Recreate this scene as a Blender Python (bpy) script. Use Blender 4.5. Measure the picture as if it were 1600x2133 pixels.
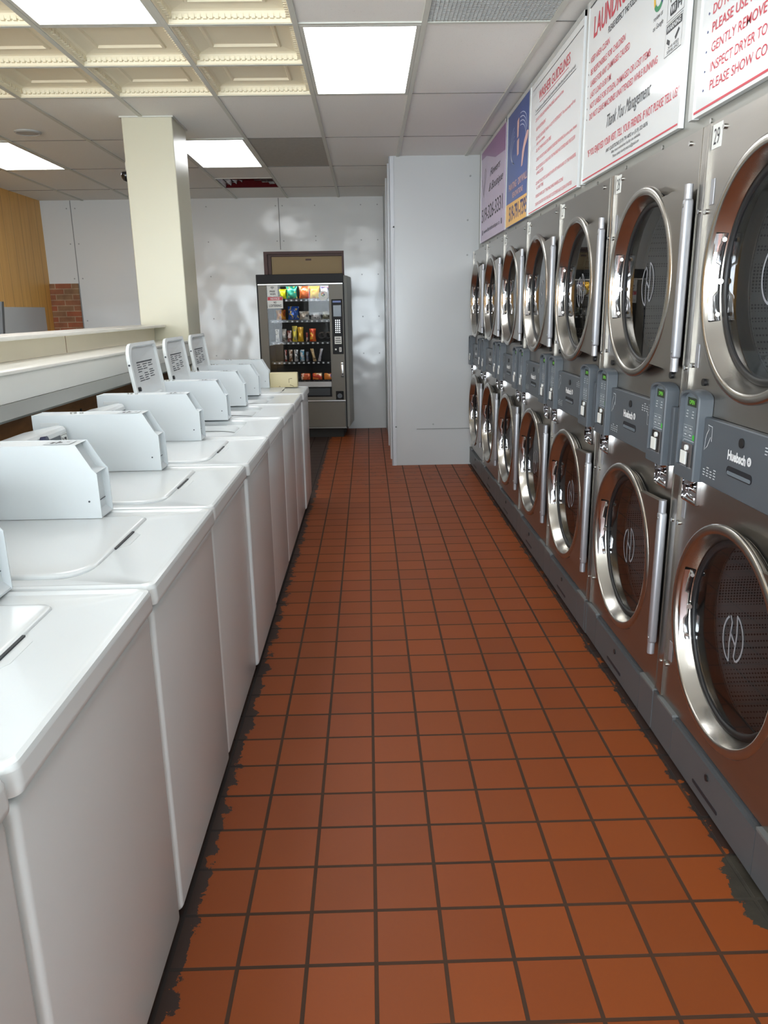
import bpy, bmesh, math, random
from mathutils import Vector, Matrix
R = math.radians
PI = math.pi
random.seed(7)
for _o in list(bpy.data.objects): bpy.data.objects.remove(_o)
S = bpy.context.scene
COL = S.collection
# ------------------------------------------------------------------ camera
cam_d = bpy.data.cameras.new('camera'); cam = bpy.data.objects.new('camera', cam_d); COL.objects.link(cam)
cam_d.sensor_fit = 'VERTICAL'; cam_d.sensor_height = 36.0; cam_d.sensor_width = 27.0
cam_d.lens = 1572.1 * 36.0 / 2133.0
cam_d.clip_start = 0.05; cam_d.clip_end = 200
Mr = Matrix(((0.9996, -0.0205, 0.0173), (-0.0220, -0.2588, 0.9657), (-0.0153, -0.9657, -0.2592)))
ex = Vector([Mr[i][0] for i in range(3)]).normalized()
fw = Vector([Mr[i][2] for i in range(3)]).normalized()
dn = fw.cross(ex).normalized(); ex = dn.cross(fw).normalized()
cam.matrix_world = Matrix(((ex.x, -dn.x, -fw.x, 0.0), (ex.y, -dn.y, -fw.y, 0.0), (ex.z, -dn.z, -fw.z, 1.48), (0, 0, 0, 1)))
S.camera = cam
# ------------------------------------------------------------------ world, lamps, exposure
PANEL_POWER = 8.0        # emission of the ceiling light diffusers
SKY_POWER = 15.0
w = bpy.data.worlds.new('world'); S.world = w; w.use_nodes = True
wb = w.node_tree.nodes['Background']; wb.inputs[0].default_value = (0.87, 0.93, 1.0, 1); wb.inputs[1].default_value = SKY_POWER
S.view_settings.view_transform = 'Standard'; S.view_settings.look = 'None'
S.view_settings.exposure = 0.15; S.view_settings.gamma = 1.0; S.view_settings.use_curve_mapping = False

# ------------------------------------------------------------------ materials
def srgb(r, g, b):
    f = lambda c: (c / 255 / 12.92) if c / 255 <= 0.04045 else ((c / 255 + 0.055) / 1.055) ** 2.4
    return (f(r), f(g), f(b), 1)
MATS = {}
def mat(name, col, rough=0.5, metal=0.0, spec=0.5, noise=0.0, nscale=20, bump=0.0, bscale=60, coat=0.0, emit=None, stretch=None):
    m = bpy.data.materials.new(name); m.use_nodes = True; nt = m.node_tree
    b = nt.nodes['Principled BSDF']
    b.inputs['Base Color'].default_value = col if len(col) == 4 else (*col, 1)
    b.inputs['Roughness'].default_value = rough; b.inputs['Metallic'].default_value = metal
    b.inputs['Specular IOR Level'].default_value = spec; b.inputs['Coat Weight'].default_value = coat
    if emit: b.inputs['Emission Color'].default_value = col if len(col) == 4 else (*col, 1); b.inputs['Emission Strength'].default_value = emit
    def coords(scale3=None):
        tc = nt.nodes.new('ShaderNodeTexCoord'); mp = nt.nodes.new('ShaderNodeMapping')
        nt.links.new(tc.outputs['Object'], mp.inputs[0])
        if scale3: mp.inputs['Scale'].default_value = scale3
        return mp
    if noise:
        n = nt.nodes.new('ShaderNodeTexNoise'); n.inputs['Scale'].default_value = nscale; n.inputs['Detail'].default_value = 4
        nt.links.new(coords(stretch).outputs[0], n.inputs[0])
        mx = nt.nodes.new('ShaderNodeMix'); mx.data_type = 'RGBA'
        c = col[:3]; mx.inputs[6].default_value = (*[x * (1 - noise) for x in c], 1); mx.inputs[7].default_value = (*[min(1, x * (1 + noise)) for x in c], 1)
        nt.links.new(n.outputs[0], mx.inputs[0]); nt.links.new(mx.outputs[2], b.inputs['Base Color'])
    if bump:
        n = nt.nodes.new('ShaderNodeTexNoise'); n.inputs['Scale'].default_value = bscale; n.inputs['Detail'].default_value = 3
        nt.links.new(coords(stretch).outputs[0], n.inputs[0])
        bp = nt.nodes.new('ShaderNodeBump'); bp.inputs['Strength'].default_value = bump; bp.inputs['Distance'].default_value = 0.01
        nt.links.new(n.outputs[0], bp.inputs['Height']); nt.links.new(bp.outputs[0], b.inputs['Normal'])
    MATS[name] = m
    return m
enamel = mat('white_enamel', srgb(214, 218, 219), 0.22, spec=0.5, noise=0.02, nscale=3)
enamel_box = mat('white_painted_steel', srgb(214, 220, 223), 0.38, noise=0.02, nscale=3)
enamel_dull = mat('white_plastic', srgb(215, 218, 218), 0.45)
lid_inner = mat('lid_inner_plastic', srgb(215, 220, 222), 0.35)
steel = mat('brushed_stainless', (0.39, 0.37, 0.34), 0.31, metal=1.0, noise=0.05, nscale=4, bump=0.015, bscale=40, stretch=(1, 1, 6))
steel_ring = mat('polished_steel_ring', (0.46, 0.44, 0.405), 0.26, metal=1.0)
steel_in = mat('steel_door_wall', (0.50, 0.48, 0.44), 0.22, metal=1.0, noise=0.06, nscale=8, bump=0.04, bscale=30)
chrome = mat('chrome', (0.62, 0.62, 0.64), 0.08, metal=1.0)
alu = mat('anodised_aluminium', (0.42, 0.43, 0.46), 0.42, metal=0.7)
alu_frame = mat('sign_frame_aluminium', srgb(205, 207, 205), 0.4, metal=0.2)
galv = mat('grey_bulkhead_sheet', srgb(158, 158, 152), 0.42, metal=0.45, noise=0.04, nscale=6)
panel_grey = mat('grey_control_panel', srgb(80, 86, 92), 0.42, noise=0.03, nscale=5)
panel_dark = mat('dark_grey_plastic', srgb(62, 68, 74), 0.45)
panel_face = mat('tower_face_grey', srgb(104, 114, 122), 0.4)
kick_grey = mat('grey_kick_plate', srgb(78, 80, 82), 0.45, noise=0.05, nscale=12)
black = mat('black_rubber', (0.012, 0.012, 0.013), 0.45)
black_gloss = mat('black_gloss', (0.01, 0.01, 0.012), 0.15)
black_satin = mat('black_satin', (0.010, 0.010, 0.012), 0.5, spec=0.25)
dark_gap = mat('dark_recess', (0.015, 0.014, 0.013), 0.8)
ink_white = mat('white_ink', srgb(225, 228, 230), 0.5)
ink_grey = mat('grey_ink', srgb(198, 204, 208), 0.5)
ink_black = mat('black_ink', srgb(38, 38, 42), 0.5)
ink_red = mat('red_ink', srgb(205, 72, 84), 0.5)
ink_blue = mat('blue_ink', srgb(50, 66, 120), 0.5)
ink_green = mat('green_ink', srgb(52, 140, 90), 0.5)
ink_yellow = mat('yellow_ink', srgb(225, 180, 60), 0.5)
ink_peach = mat('peach_ink', srgb(214, 176, 170), 0.5)
ink_sky = mat('pale_blue_ink', srgb(196, 204, 230), 0.5)
ink_emblem = mat('emblem_grey', srgb(138, 140, 146), 0.5)
sign_white = mat('sign_white', srgb(238, 241, 242), 0.10, spec=0.9, bump=0.03, bscale=3)
sign_blue = mat('sign_blue', srgb(60, 84, 150), 0.3, noise=0.12, nscale=2)
sign_yellow = mat('sign_yellow', srgb(232, 180, 90), 0.35)
sign_purple = mat('sign_purple', srgb(150, 108, 158), 0.3, noise=0.08, nscale=4)
sign_lilac = mat('sign_lilac', srgb(196, 180, 206), 0.3, noise=0.03, nscale=4)
lcd = mat('green_display', (0.16, 0.55, 0.05), 0.5, emit=0.45)
lcd_back = mat('display_back', (0.02, 0.035, 0.015), 0.25)
green_led = mat('green_sticker', srgb(60, 190, 60), 0.4)
label_white = mat('label_white', srgb(226, 228, 224), 0.5)
tee = mat('ceiling_grid_paint', srgb(206, 208, 200), 0.5)
cream = mat('cream_coffer', srgb(240, 232, 206), 0.55, noise=0.02, nscale=10)
column_m = mat('cream_column_paint', srgb(202, 199, 178), 0.32, noise=0.015, nscale=4)
cream_board = mat('cream_board', srgb(234, 226, 204), 0.4, noise=0.05, nscale=3)
lam = mat('white_laminate', srgb(236, 234, 226), 0.25, noise=0.05, nscale=5, bump=0.03, bscale=8)
lam2 = mat('white_fascia', srgb(232, 232, 226), 0.3, noise=0.03, nscale=3, bump=0.05, bscale=5)
grey_trim = mat('grey_trim', srgb(150, 152, 148), 0.45)
ledge_grey = mat('kick_ledge_grey', srgb(104, 106, 106), 0.5)
brownwood = mat('brown_plywood', srgb(152, 106, 62), 0.6, noise=0.4, nscale=10, stretch=(1, 1, 4))
frame_brown = mat('dark_red_frame', srgb(72, 34, 26), 0.5)
door_beige = mat('beige_door', srgb(158, 134, 92), 0.55, noise=0.04, nscale=8)
beige_box = mat('beige_metal', srgb(212, 200, 160), 0.45, noise=0.05, nscale=10)
grey_tile = mat('grey_ceiling_tile', srgb(172, 170, 162), 0.8, noise=0.15, nscale=40)
red_foil = mat('dark_red_plastic', srgb(92, 26, 32), 0.22, bump=0.6, bscale=14)
vend_grey = mat('vending_grey', srgb(104, 100, 92), 0.45, metal=0.3, noise=0.04, nscale=8)
vend_side = mat('vending_side', srgb(170, 172, 168), 0.45, metal=0.2)
vend_dark = mat('vending_interior', srgb(34, 34, 33), 0.7)
silver = mat('silver_trim', (0.7, 0.7, 0.7), 0.3, metal=0.9)
screw_m = mat('screw_metal', (0.5, 0.5, 0.48), 0.3, metal=1.0)
bluedot = mat('blue_knob', srgb(30, 34, 70), 0.3)
slot_dark = mat('painted_slot_shade', srgb(30, 32, 38), 0.5)  # dark colour stands for the shade inside slots, laid on as flat plates
glassm = None

def nodes_mat(name):
    m = bpy.data.materials.new(name); m.use_nodes = True; nt = m.node_tree
    return m, nt, nt.nodes['Principled BSDF'], nt.links.new
def math_node(nt, op, a, b=None, c=None):
    n = nt.nodes.new('ShaderNodeMath'); n.operation = op
    for i, v in enumerate((a, b, c)):
        if v is None: continue
        if isinstance(v, (int, float)): n.inputs[i].default_value = v
        else: nt.links.new(v, n.inputs[i])
    return n.outputs[0]
def mix_rgb(nt, f, a, b):
    n = nt.nodes.new('ShaderNodeMix'); n.data_type = 'RGBA'
    for i, v in ((0, f), (6, a), (7, b)):
        if isinstance(v, (int, float)): n.inputs[i].default_value = v
        elif isinstance(v, tuple): n.inputs[i].default_value = v
        else: nt.links.new(v, n.inputs[i])
    return n.outputs[2]
def noise(nt, vec, scale, detail=3, rough=0.55):
    n = nt.nodes.new('ShaderNodeTexNoise'); n.inputs['Scale'].default_value = scale; n.inputs['Detail'].default_value = detail
    n.inputs['Roughness'].default_value = rough
    nt.links.new(vec, n.inputs[0]); return n.outputs[0]
# glass
def glass(name, tint, ior=1.5, rough=0.0, extra=0.0):
    m = bpy.data.materials.new(name); m.use_nodes = True; nt = m.node_tree; nt.nodes.clear()
    o = nt.nodes.new('ShaderNodeOutputMaterial'); t = nt.nodes.new('ShaderNodeBsdfTransparent'); g = nt.nodes.new('ShaderNodeBsdfGlossy')
    t.inputs[0].default_value = (*tint, 1); g.inputs['Roughness'].default_value = rough
    lw_ = nt.nodes.new('ShaderNodeLayerWeight'); lw_.inputs[0].default_value = 0.5      # Schlick reflectance, the same from both sides of the pane
    f0 = ((ior - 1) / (ior + 1)) ** 2
    f = math_node(nt, 'ADD', math_node(nt, 'MULTIPLY', math_node(nt, 'POWER', lw_.outputs['Facing'], 4.0), (1 - f0) * 0.9), f0 + extra)
    mx = nt.nodes.new('ShaderNodeMixShader'); nt.links.new(f, mx.inputs[0]); nt.links.new(t.outputs[0], mx.inputs[1]); nt.links.new(g.outputs[0], mx.inputs[2])
    nt.links.new(mx.outputs[0], o.inputs[0]); return m
glass_door = glass('dryer_door_glass', (0.78, 0.80, 0.82), 1.5, 0.0, 0.0)
glass_vend = glass('vending_glass', (0.92, 0.92, 0.92), 1.25, 0.0)
glass_win = glass('window_glass', (0.95, 0.97, 0.97), 1.45)
# floor tiles
TS, TX, TY = 0.1624, -0.0089, 1.434
m_floor, nt, b, L = nodes_mat('quarry_tile_floor')
tc = nt.nodes.new('ShaderNodeTexCoord'); sx = nt.nodes.new('ShaderNodeSeparateXYZ'); L(tc.outputs['Object'], sx.inputs[0])
mp = nt.nodes.new('ShaderNodeMapping'); mp.inputs['Location'].default_value = (-TX + 50 * TS, -TY + 50 * TS, 0); L(tc.outputs['Object'], mp.inputs[0])
br = nt.nodes.new('ShaderNodeTexBrick'); br.offset = 0.0; br.squash = 1.0
L(mp.outputs[0], br.inputs[0]); br.inputs['Scale'].default_value = 1.0; br.inputs['Brick Width'].default_value = TS; br.inputs['Row Height'].default_value = TS
br.inputs['Mortar Size'].default_value = 0.0052; br.inputs['Mortar Smooth'].default_value = 0.15; br.inputs['Bias'].default_value = 0
br.inputs['Color1'].default_value = srgb(142, 67, 24); br.inputs['Color2'].default_value = srgb(130, 60, 21); br.inputs['Mortar'].default_value = srgb(44, 37, 31)
n1 = noise(nt, tc.outputs['Object'], 2.2, 5); n2 = noise(nt, tc.outputs['Object'], 55, 4, 0.7); n3 = noise(nt, tc.outputs['Object'], 14, 5, 0.7)
c = mix_rgb(nt, math_node(nt, 'MULTIPLY', n1, 0.35), br.outputs[0], srgb(128, 77, 42))
c = mix_rgb(nt, math_node(nt, 'MULTIPLY', math_node(nt, 'GREATER_THAN', n2, 0.74), 0.5), c, srgb(70, 48, 34))
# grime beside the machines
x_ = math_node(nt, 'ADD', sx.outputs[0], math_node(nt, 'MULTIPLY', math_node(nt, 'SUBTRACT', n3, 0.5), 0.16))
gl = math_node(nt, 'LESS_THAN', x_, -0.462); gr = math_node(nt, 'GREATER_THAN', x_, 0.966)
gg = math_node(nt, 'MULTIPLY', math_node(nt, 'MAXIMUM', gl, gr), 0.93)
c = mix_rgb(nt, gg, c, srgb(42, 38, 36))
dx_ = math_node(nt, 'SUBTRACT', x_, 0.975); dy_ = math_node(nt, 'MULTIPLY', math_node(nt, 'SUBTRACT', sx.outputs[1], 1.62), 0.42)
rr_ = math_node(nt, 'SQRT', math_node(nt, 'ADD', math_node(nt, 'MULTIPLY', dx_, dx_), math_node(nt, 'MULTIPLY', dy_, dy_)))
chip = math_node(nt, 'LESS_THAN', rr_, 0.058)
c = mix_rgb(nt, chip, c, mix_rgb(nt, n3, srgb(30, 28, 25), srgb(78, 72, 62)))
yf = math_node(nt, 'MULTIPLY', math_node(nt, 'GREATER_THAN', sx.outputs[1], 6.4), math_node(nt, 'GREATER_THAN', n3, 0.60))
c = mix_rgb(nt, math_node(nt, 'MULTIPLY', yf, 0.6), c, srgb(56, 44, 36))
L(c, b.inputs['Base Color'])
rr = math_node(nt, 'ADD', math_node(nt, 'MULTIPLY', br.outputs[1], 0.25), math_node(nt, 'ADD', 0.40, math_node(nt, 'MULTIPLY', n1, 0.15)))
L(rr, b.inputs['Roughness']); b.inputs['Specular IOR Level'].default_value = 0.26
bp = nt.nodes.new('ShaderNodeBump'); bp.inputs['Strength'].default_value = 0.5; bp.inputs['Distance'].default_value = 0.003
hh = math_node(nt, 'ADD', math_node(nt, 'MULTIPLY', br.outputs[1], -1.0), math_node(nt, 'MULTIPLY', n3, 0.35)); L(hh, bp.inputs['Height']); L(bp.outputs[0], b.inputs['Normal'])
# ceiling tile
m_ceil, nt, b, L = nodes_mat('acoustic_tile')
tc = nt.nodes.new('ShaderNodeTexCoord'); a1 = noise(nt, tc.outputs['Object'], 160, 4, 0.7); a2 = noise(nt, tc.outputs['Object'], 1.3, 4)
c = mix_rgb(nt, math_node(nt, 'GREATER_THAN', a1, 0.66), srgb(238, 239, 236), srgb(196, 196, 190)); c = mix_rgb(nt, math_node(nt, 'MULTIPLY', a2, 0.15), c, srgb(228, 224, 216)); L(c, b.inputs['Base Color'])
b.inputs['Roughness'].default_value = 0.9
# glossy wall board
m_frp, nt, b, L = nodes_mat('glossy_white_wallboard')
b.inputs['Base Color'].default_value = srgb(214, 216, 216); b.inputs['Roughness'].default_value = 0.13; b.inputs['Specular IOR Level'].default_value = 0.5
tc = nt.nodes.new('ShaderNodeTexCoord'); a1 = noise(nt, tc.outputs['Object'], 1.6, 2); bp = nt.nodes.new('ShaderNodeBump'); bp.inputs['Strength'].default_value = 0.6; bp.inputs['Distance'].default_value = 0.03
L(a1, bp.inputs['Height']); L(bp.outputs[0], b.inputs['Normal'])
m_frp2 = mat('white_wallboard', srgb(192, 195, 196), 0.2, bump=0.12, bscale=2)
# wood panelling
m_wood, nt, b, L = nodes_mat('wood_panelling')
tc = nt.nodes.new('ShaderNodeTexCoord'); mp = nt.nodes.new('ShaderNodeMapping'); mp.inputs['Scale'].default_value = (4, 9, 0.7); L(tc.outputs['Object'], mp.inputs[0])
a1 = noise(nt, mp.outputs[0], 2.5, 6, 0.6); sx = nt.nodes.new('ShaderNodeSeparateXYZ'); L(tc.outputs['Object'], sx.inputs[0])
fr = math_node(nt, 'FRACT', math_node(nt, 'MULTIPLY', sx.outputs[1], 4.6)); gv = math_node(nt, 'LESS_THAN', fr, 0.03)
c = mix_rgb(nt, a1, srgb(206, 146, 66), srgb(244, 196, 112)); c = mix_rgb(nt, math_node(nt, 'MULTIPLY', gv, 0.6), c, srgb(110, 74, 36)); L(c, b.inputs['Base Color']); b.inputs['Roughness'].default_value = 0.45
# brick
m_brick, nt, b, L = nodes_mat('red_brick_panel')
tc = nt.nodes.new('ShaderNodeTexCoord'); sx = nt.nodes.new('ShaderNodeSeparateXYZ'); L(tc.outputs['Object'], sx.inputs[0]); cb = nt.nodes.new('ShaderNodeCombineXYZ'); L(sx.outputs[0], cb.inputs[0]); L(sx.outputs[2], cb.inputs[1])
br = nt.nodes.new('ShaderNodeTexBrick'); L(cb.outputs[0], br.inputs[0]); br.inputs['Scale'].default_value = 1; br.inputs['Brick Width'].default_value = 0.2; br.inputs['Row Height'].default_value = 0.066; br.inputs['Mortar Size'].default_value = 0.005
br.inputs['Color1'].default_value = srgb(182, 96, 62); br.inputs['Color2'].default_value = srgb(156, 124, 90); br.inputs['Mortar'].default_value = srgb(196, 170, 140)
c = mix_rgb(nt, math_node(nt, 'MULTIPLY', noise(nt, tc.outputs['Object'], 9, 4), 0.9), br.outputs[0], srgb(88, 54, 36)); L(c, b.inputs['Base Color']); b.inputs['Roughness'].default_value = 0.8
# perforated drum
m_drum, nt, b, L = nodes_mat('perforated_drum')
tc = nt.nodes.new('ShaderNodeTexCoord'); vo = nt.nodes.new('ShaderNodeTexVoronoi'); vo.inputs['Scale'].default_value = 105; vo.inputs['Randomness'].default_value = 0.0; L(tc.outputs['Object'], vo.inputs['Vector'])
hole = math_node(nt, 'LESS_THAN', vo.outputs['Distance'], 0.33)
c = mix_rgb(nt, hole, (0.15, 0.15, 0.148, 1), (0.008, 0.008, 0.008, 1)); L(c, b.inputs['Base Color']); b.inputs['Roughness'].default_value = 0.5; b.inputs['Metallic'].default_value = 0.3
# louvre grille (egg crate)
m_egg = mat('eggcrate_grille', srgb(186, 188, 186), 0.5)

# ------------------------------------------------------------------ mesh helpers
class MB:
    def __init__(s): s.v = []; s.f = []
    def add(s, vs, fs):
        n = len(s.v); s.v += [tuple(p) for p in vs]; s.f += [tuple(i + n for i in f) for f in fs]; return s
    def box(s, x0, x1, y0, y1, z0, z1, bev=0.0, seg=2):
        if bev:
            bm = bmesh.new(); bmesh.ops.create_cube(bm, size=1)
            for v in bm.verts: v.co = Vector(((x0 + x1) / 2 + v.co.x * (x1 - x0), (y0 + y1) / 2 + v.co.y * (y1 - y0), (z0 + z1) / 2 + v.co.z * (z1 - z0)))
            bmesh.ops.bevel(bm, geom=list(bm.edges), offset=bev, segments=seg, profile=0.5, affect='EDGES')
            bm.verts.index_update(); s.add([v.co.copy() for v in bm.verts], [[v.index for v in f.verts] for f in bm.faces]); bm.free(); return s
        v = [(x, y, z) for x in (x0, x1) for y in (y0, y1) for z in (z0, z1)]
        return s.add(v, [(0, 1, 3, 2), (4, 6, 7, 5), (0, 4, 5, 1), (2, 3, 7, 6), (0, 2, 6, 4), (1, 5, 7, 3)])
    def prism(s, pts, ax, a0, a1):
        # pts 2D polygon; ax = extrusion axis; 'x': pts are (y,z); 'y': (x,z); 'z': (x,y)
        m = {'x': lambda p, a: (a, p[0], p[1]), 'y': lambda p, a: (p[0], a, p[1]), 'z': lambda p, a: (p[0], p[1], a)}[ax]
        n = len(pts); return s.add([m(p, a0) for p in pts] + [m(p, a1) for p in pts], [tuple(range(n)), tuple(range(2 * n - 1, n - 1, -1))] + [(i, i + n, (i + 1) % n + n, (i + 1) % n) for i in range(n)])
    def rings(s, rs, cap0=False, cap1=False, closed=True):
        n = len(rs[0]); vs = [p for r in rs for p in r]; fs = []
        for k in range(len(rs) - 1):
            for i in range(n if closed else n - 1):
                j = (i + 1) % n; fs.append((k * n + i, k * n + j, (k + 1) * n + j, (k + 1) * n + i))
        if cap0: fs.append(tuple(range(n - 1, -1, -1)))
        if cap1: fs.append(tuple(range((len(rs) - 1) * n, len(rs) * n)))
        return s.add(vs, fs)
    def lathe_x(s, prof, cy, cz, n=80, cap0=False, cap1=False):
        # profile (r, x) round an axis along x
        return s.rings([[(x, cy + r * math.cos(2 * PI * i / n), cz + r * math.sin(2 * PI * i / n)) for i in range(n)] for r, x in prof], cap0, cap1)
    def lathe_z(s, prof, cx, cy, n=48, cap0=False, cap1=False):
        return s.rings([[(cx + r * math.cos(2 * PI * i / n), cy + r * math.sin(2 * PI * i / n), z) for i in range(n)] for r, z in prof], cap0, cap1)
    def cyl(s, p0, p1, r, n=16, r1=None):
        return s.tube([p0, p1], r, n, r1)
    def tube(s, pts, r, n=10, r1=None):
        pts = [Vector(p) for p in pts]; rs = []
        up = Vector((0, 0, 1))
        for i, p in enumerate(pts):
            d = (pts[min(i + 1, len(pts) - 1)] - pts[max(i - 1, 0)]).normalized()
            a = d.cross(up) if abs(d.dot(up)) < 0.95 else d.cross(Vector((1, 0, 0)))
            a.normalize(); b_ = d.cross(a)
            rr_ = r if (r1 is None or i == 0) else r1
            rs.append([tuple(p + rr_ * (math.cos(2 * PI * k / n) * a + math.sin(2 * PI * k / n) * b_)) for k in range(n)])
        return s.rings(rs, True, True)
    def build(s, name, m, parent=None, smooth=35, loc=None, fix=True):
        me = bpy.data.meshes.new(name); me.from_pydata(s.v, [], s.f); me.materials.append(m)
        if fix:
            bm = bmesh.new(); bm.from_mesh(me); bmesh.ops.recalc_face_normals(bm, faces=bm.faces); bm.to_mesh(me); bm.free()
        me.update()
        if smooth: me.shade_smooth(); me.set_sharp_from_angle(angle=R(smooth))
        o = bpy.data.objects.new(name, me); COL.objects.link(o)
        if parent: o.parent = parent
        if loc: o.location = loc
        return o
def rrect(x0, x1, y0, y1, r, z, n=6):
    pts = []
    for cx, cy, a0 in ((x1 - r, y1 - r, 0), (x0 + r, y1 - r, 90), (x0 + r, y0 + r, 180), (x1 - r, y0 + r, 270)):
        for k in range(n + 1):
            a = R(a0 + 90 * k / n); pts.append((cx + r * math.cos(a), cy + r * math.sin(a), z))
    return pts
def rr2(x0, x1, y0, y1, r, n=5): return [(p[0], p[1]) for p in rrect(x0, x1, y0, y1, r, 0, n)]
def thing(name, label, cat, loc=(0, 0, 0), rz=0, group=None):
    o = bpy.data.objects.new(name, None); COL.objects.link(o); o.location = loc; o.rotation_euler = (0, 0, rz); o.empty_display_size = 0.1
    o['label'] = label; o['category'] = cat
    if group: o['group'] = group
    return o
def tag(o, label, cat, group=None):
    o['label'] = label; o['category'] = cat
    if group: o['group'] = group
    return o
def struct(o): o['kind'] = 'structure'; return o
def copy_tree(o, parent=None):
    c = o.copy(); COL.objects.link(c); c.parent = parent
    for ch in list(o.children): copy_tree(ch, c)
    return c
# text -----------------------------------------------------------------
_tc = {}
def text_geo(body, shear=0.0, bold=0.0, spacing=1.0):
    k = (body, shear, bold, spacing)
    if k in _tc: return _tc[k]
    cu = bpy.data.curves.new('t', 'FONT'); cu.body = body; cu.size = 1.0; cu.shear = shear; cu.offset = bold; cu.resolution_u = 3; cu.space_character = spacing
    ob = bpy.data.objects.new('t', cu); COL.objects.link(ob)
    dg = bpy.context.evaluated_depsgraph_get(); dg.update()
    me = bpy.data.meshes.new_from_object(ob.evaluated_get(dg))
    vs = [(v.co.x, v.co.y) for v in me.vertices]; fs = [tuple(p.vertices) for p in me.polygons]
    bpy.data.objects.remove(ob); bpy.data.curves.remove(cu); bpy.data.meshes.remove(me)
    x0 = min(v[0] for v in vs); x1 = max(v[0] for v in vs)
    _tc[k] = (vs, fs, x0, x1); return _tc[k]
CAP = 0.69
def put_text(mb, body, w_, h_, fn, shear=0.0, bold=0.0, spacing=1.0):
    vs, fs, x0, x1 = text_geo(body, shear, bold, spacing)
    sx_ = w_ / (x1 - x0); sy_ = h_ / CAP
    mb.add([fn((x - x0) * sx_, y * sy_) for x, y in vs], fs)
def wall_fn(x, y0, z0): return lambda a, b_: (x, y0 - a, z0 + b_)     # seen looking towards +x, text runs to -y
def poly2(mb, pts, fn): mb.add([fn(*p) for p in pts], [tuple(range(len(pts)))])
def stroke(mb, pts, wd, fn, closed=False):
    n = len(pts); P = [Vector(p) for p in pts]; A = []; B = []
    for i in range(n):
        if closed: d = (P[(i + 1) % n] - P[i - 1])
        else: d = P[min(i + 1, n - 1)] - P[max(i - 1, 0)]
        d.normalize(); nn = Vector((-d.y, d.x)) * wd / 2; A.append(P[i] + nn); B.append(P[i] - nn)
    vs = [fn(*p) for p in A] + [fn(*p) for p in B]
    mb.add(vs, [(i, (i + 1) % n, n + (i + 1) % n, n + i) for i in range(n if closed else n - 1)])
def rect2(mb, x0, x1, y0, y1, fn): poly2(mb, [(x0, y0), (x1, y0), (x1, y1), (x0, y1)], fn)

# ================================================================== SETTING
XL, XR, YF, YB, ZC = -3.87, 1.035, -4.2, 9.72, 2.788
struct(MB().box(XL - 0.1, XR + 1.0, YF - 0.1, YB + 0.3, -0.06, 0.0).build('floor', m_floor, smooth=0))
# ceiling, in cells between the grid bars
BX = [-0.31 + 0.61 * k for k in range(-6, 3)]      # grid bars along y
BX = [XL] + [x for x in BX if x > XL + 0.05] + [XR]
BY = [4.05 + 1.22 * k for k in range(-7, 5)]
BY = [YF] + [y for y in BY if y > YF + 0.05] + [YB]
LIGHTS = [(-0.31, 4.05), (-1.53, 6.49), (-1.53, 2.83), (-3.36, 6.49), (-0.31, -0.83), (-0.31, -3.27), (-3.36, 2.83), (-3.36, -0.83)]  # last four are unseen panels, added because the room needs their light
COFFER = [(x, y) for x in (-2.75, -2.14, -1.53, -0.92) for y in (3.44, 4.05, 4.66) if not (x == -1.53 and y == 3.44)]
def covered(x, y):
    for lx, ly in LIGHTS:
        if lx < x < lx + 0.61 and ly < y < ly + 1.22: return True
    for lx, ly in COFFER:
        if lx < x < lx + 0.61 and ly < y < ly + 0.61: return True
    for lx, ly, w_, h_ in ((0.30, 2.83, 0.61, 1.22), (-0.92, 6.49, 0.61, 1.22), (-1.53, 8.32, 0.61, 0.61)):
        if lx < x < lx + w_ and ly < y < ly + h_: return True
    return False
cb_ = MB()
for i in range(len(BX) - 1):
    ys = sorted(set([round(y, 4) for y in BY] + [round(y + 0.61, 4) for y in BY if y + 0.61 < YB]))
    for j in range(len(ys) - 1):
        cx_, cy_ = (BX[i] + BX[i + 1]) / 2, (ys[j] + ys[j + 1]) / 2
        if not covered(cx_, cy_): cb_.box(BX[i], BX[i + 1], ys[j], ys[j + 1], ZC + 0.004, ZC + 0.02)
struct(cb_.build('ceiling', m_ceil, smooth=0))
struct(MB().box(XL - 0.1, XR + 1.0, YF - 0.1, YB + 0.3, ZC + 0.25, ZC + 0.3).build('ceiling', m_ceil, smooth=0))
g_ = MB()
for x in BX[1:-1]: g_.box(x - 0.013, x + 0.013, YF, YB, ZC - 0.004, ZC + 0.03)
seam_ = MB()
for i in range(len(BX) - 1):
    for y in BY[1:-1]:
        near_fixture = any(lx < (BX[i] + BX[i + 1]) / 2 < lx + 0.61 and (abs(y - ly) < 0.01 or abs(y - ly - h_) < 0.01) for lx, ly, h_ in [(a, b_, 1.22) for a, b_ in LIGHTS] + [(a, b_, 0.61) for a, b_ in COFFER] + [(0.30, 2.83, 1.22)])
        if near_fixture: g_.box(BX[i], BX[i + 1], y - 0.012, y + 0.012, ZC - 0.002, ZC + 0.028)
        else: seam_.box(BX[i], BX[i + 1], y - 0.003, y + 0.003, ZC + 0.001, ZC + 0.01)
struct(seam_.build('trim_8', mat('tile_seam_grey', srgb(112, 110, 106), 0.8), smooth=0))
for y in (4.66,): g_.box(-2.75, -0.31, y - 0.012, y + 0.012, ZC - 0.002, ZC + 0.028)
g_.box(-2.75, -1.53, 3.428, 3.452, ZC - 0.002, ZC + 0.028); g_.box(-0.92, -0.31, 3.428, 3.452, ZC - 0.002, ZC + 0.028)
g_.box(-1.53, -0.92, 8.308, 8.332, ZC - 0.002, ZC + 0.028)
struct(g_.build('trim_1', tee, smooth=0))
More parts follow.
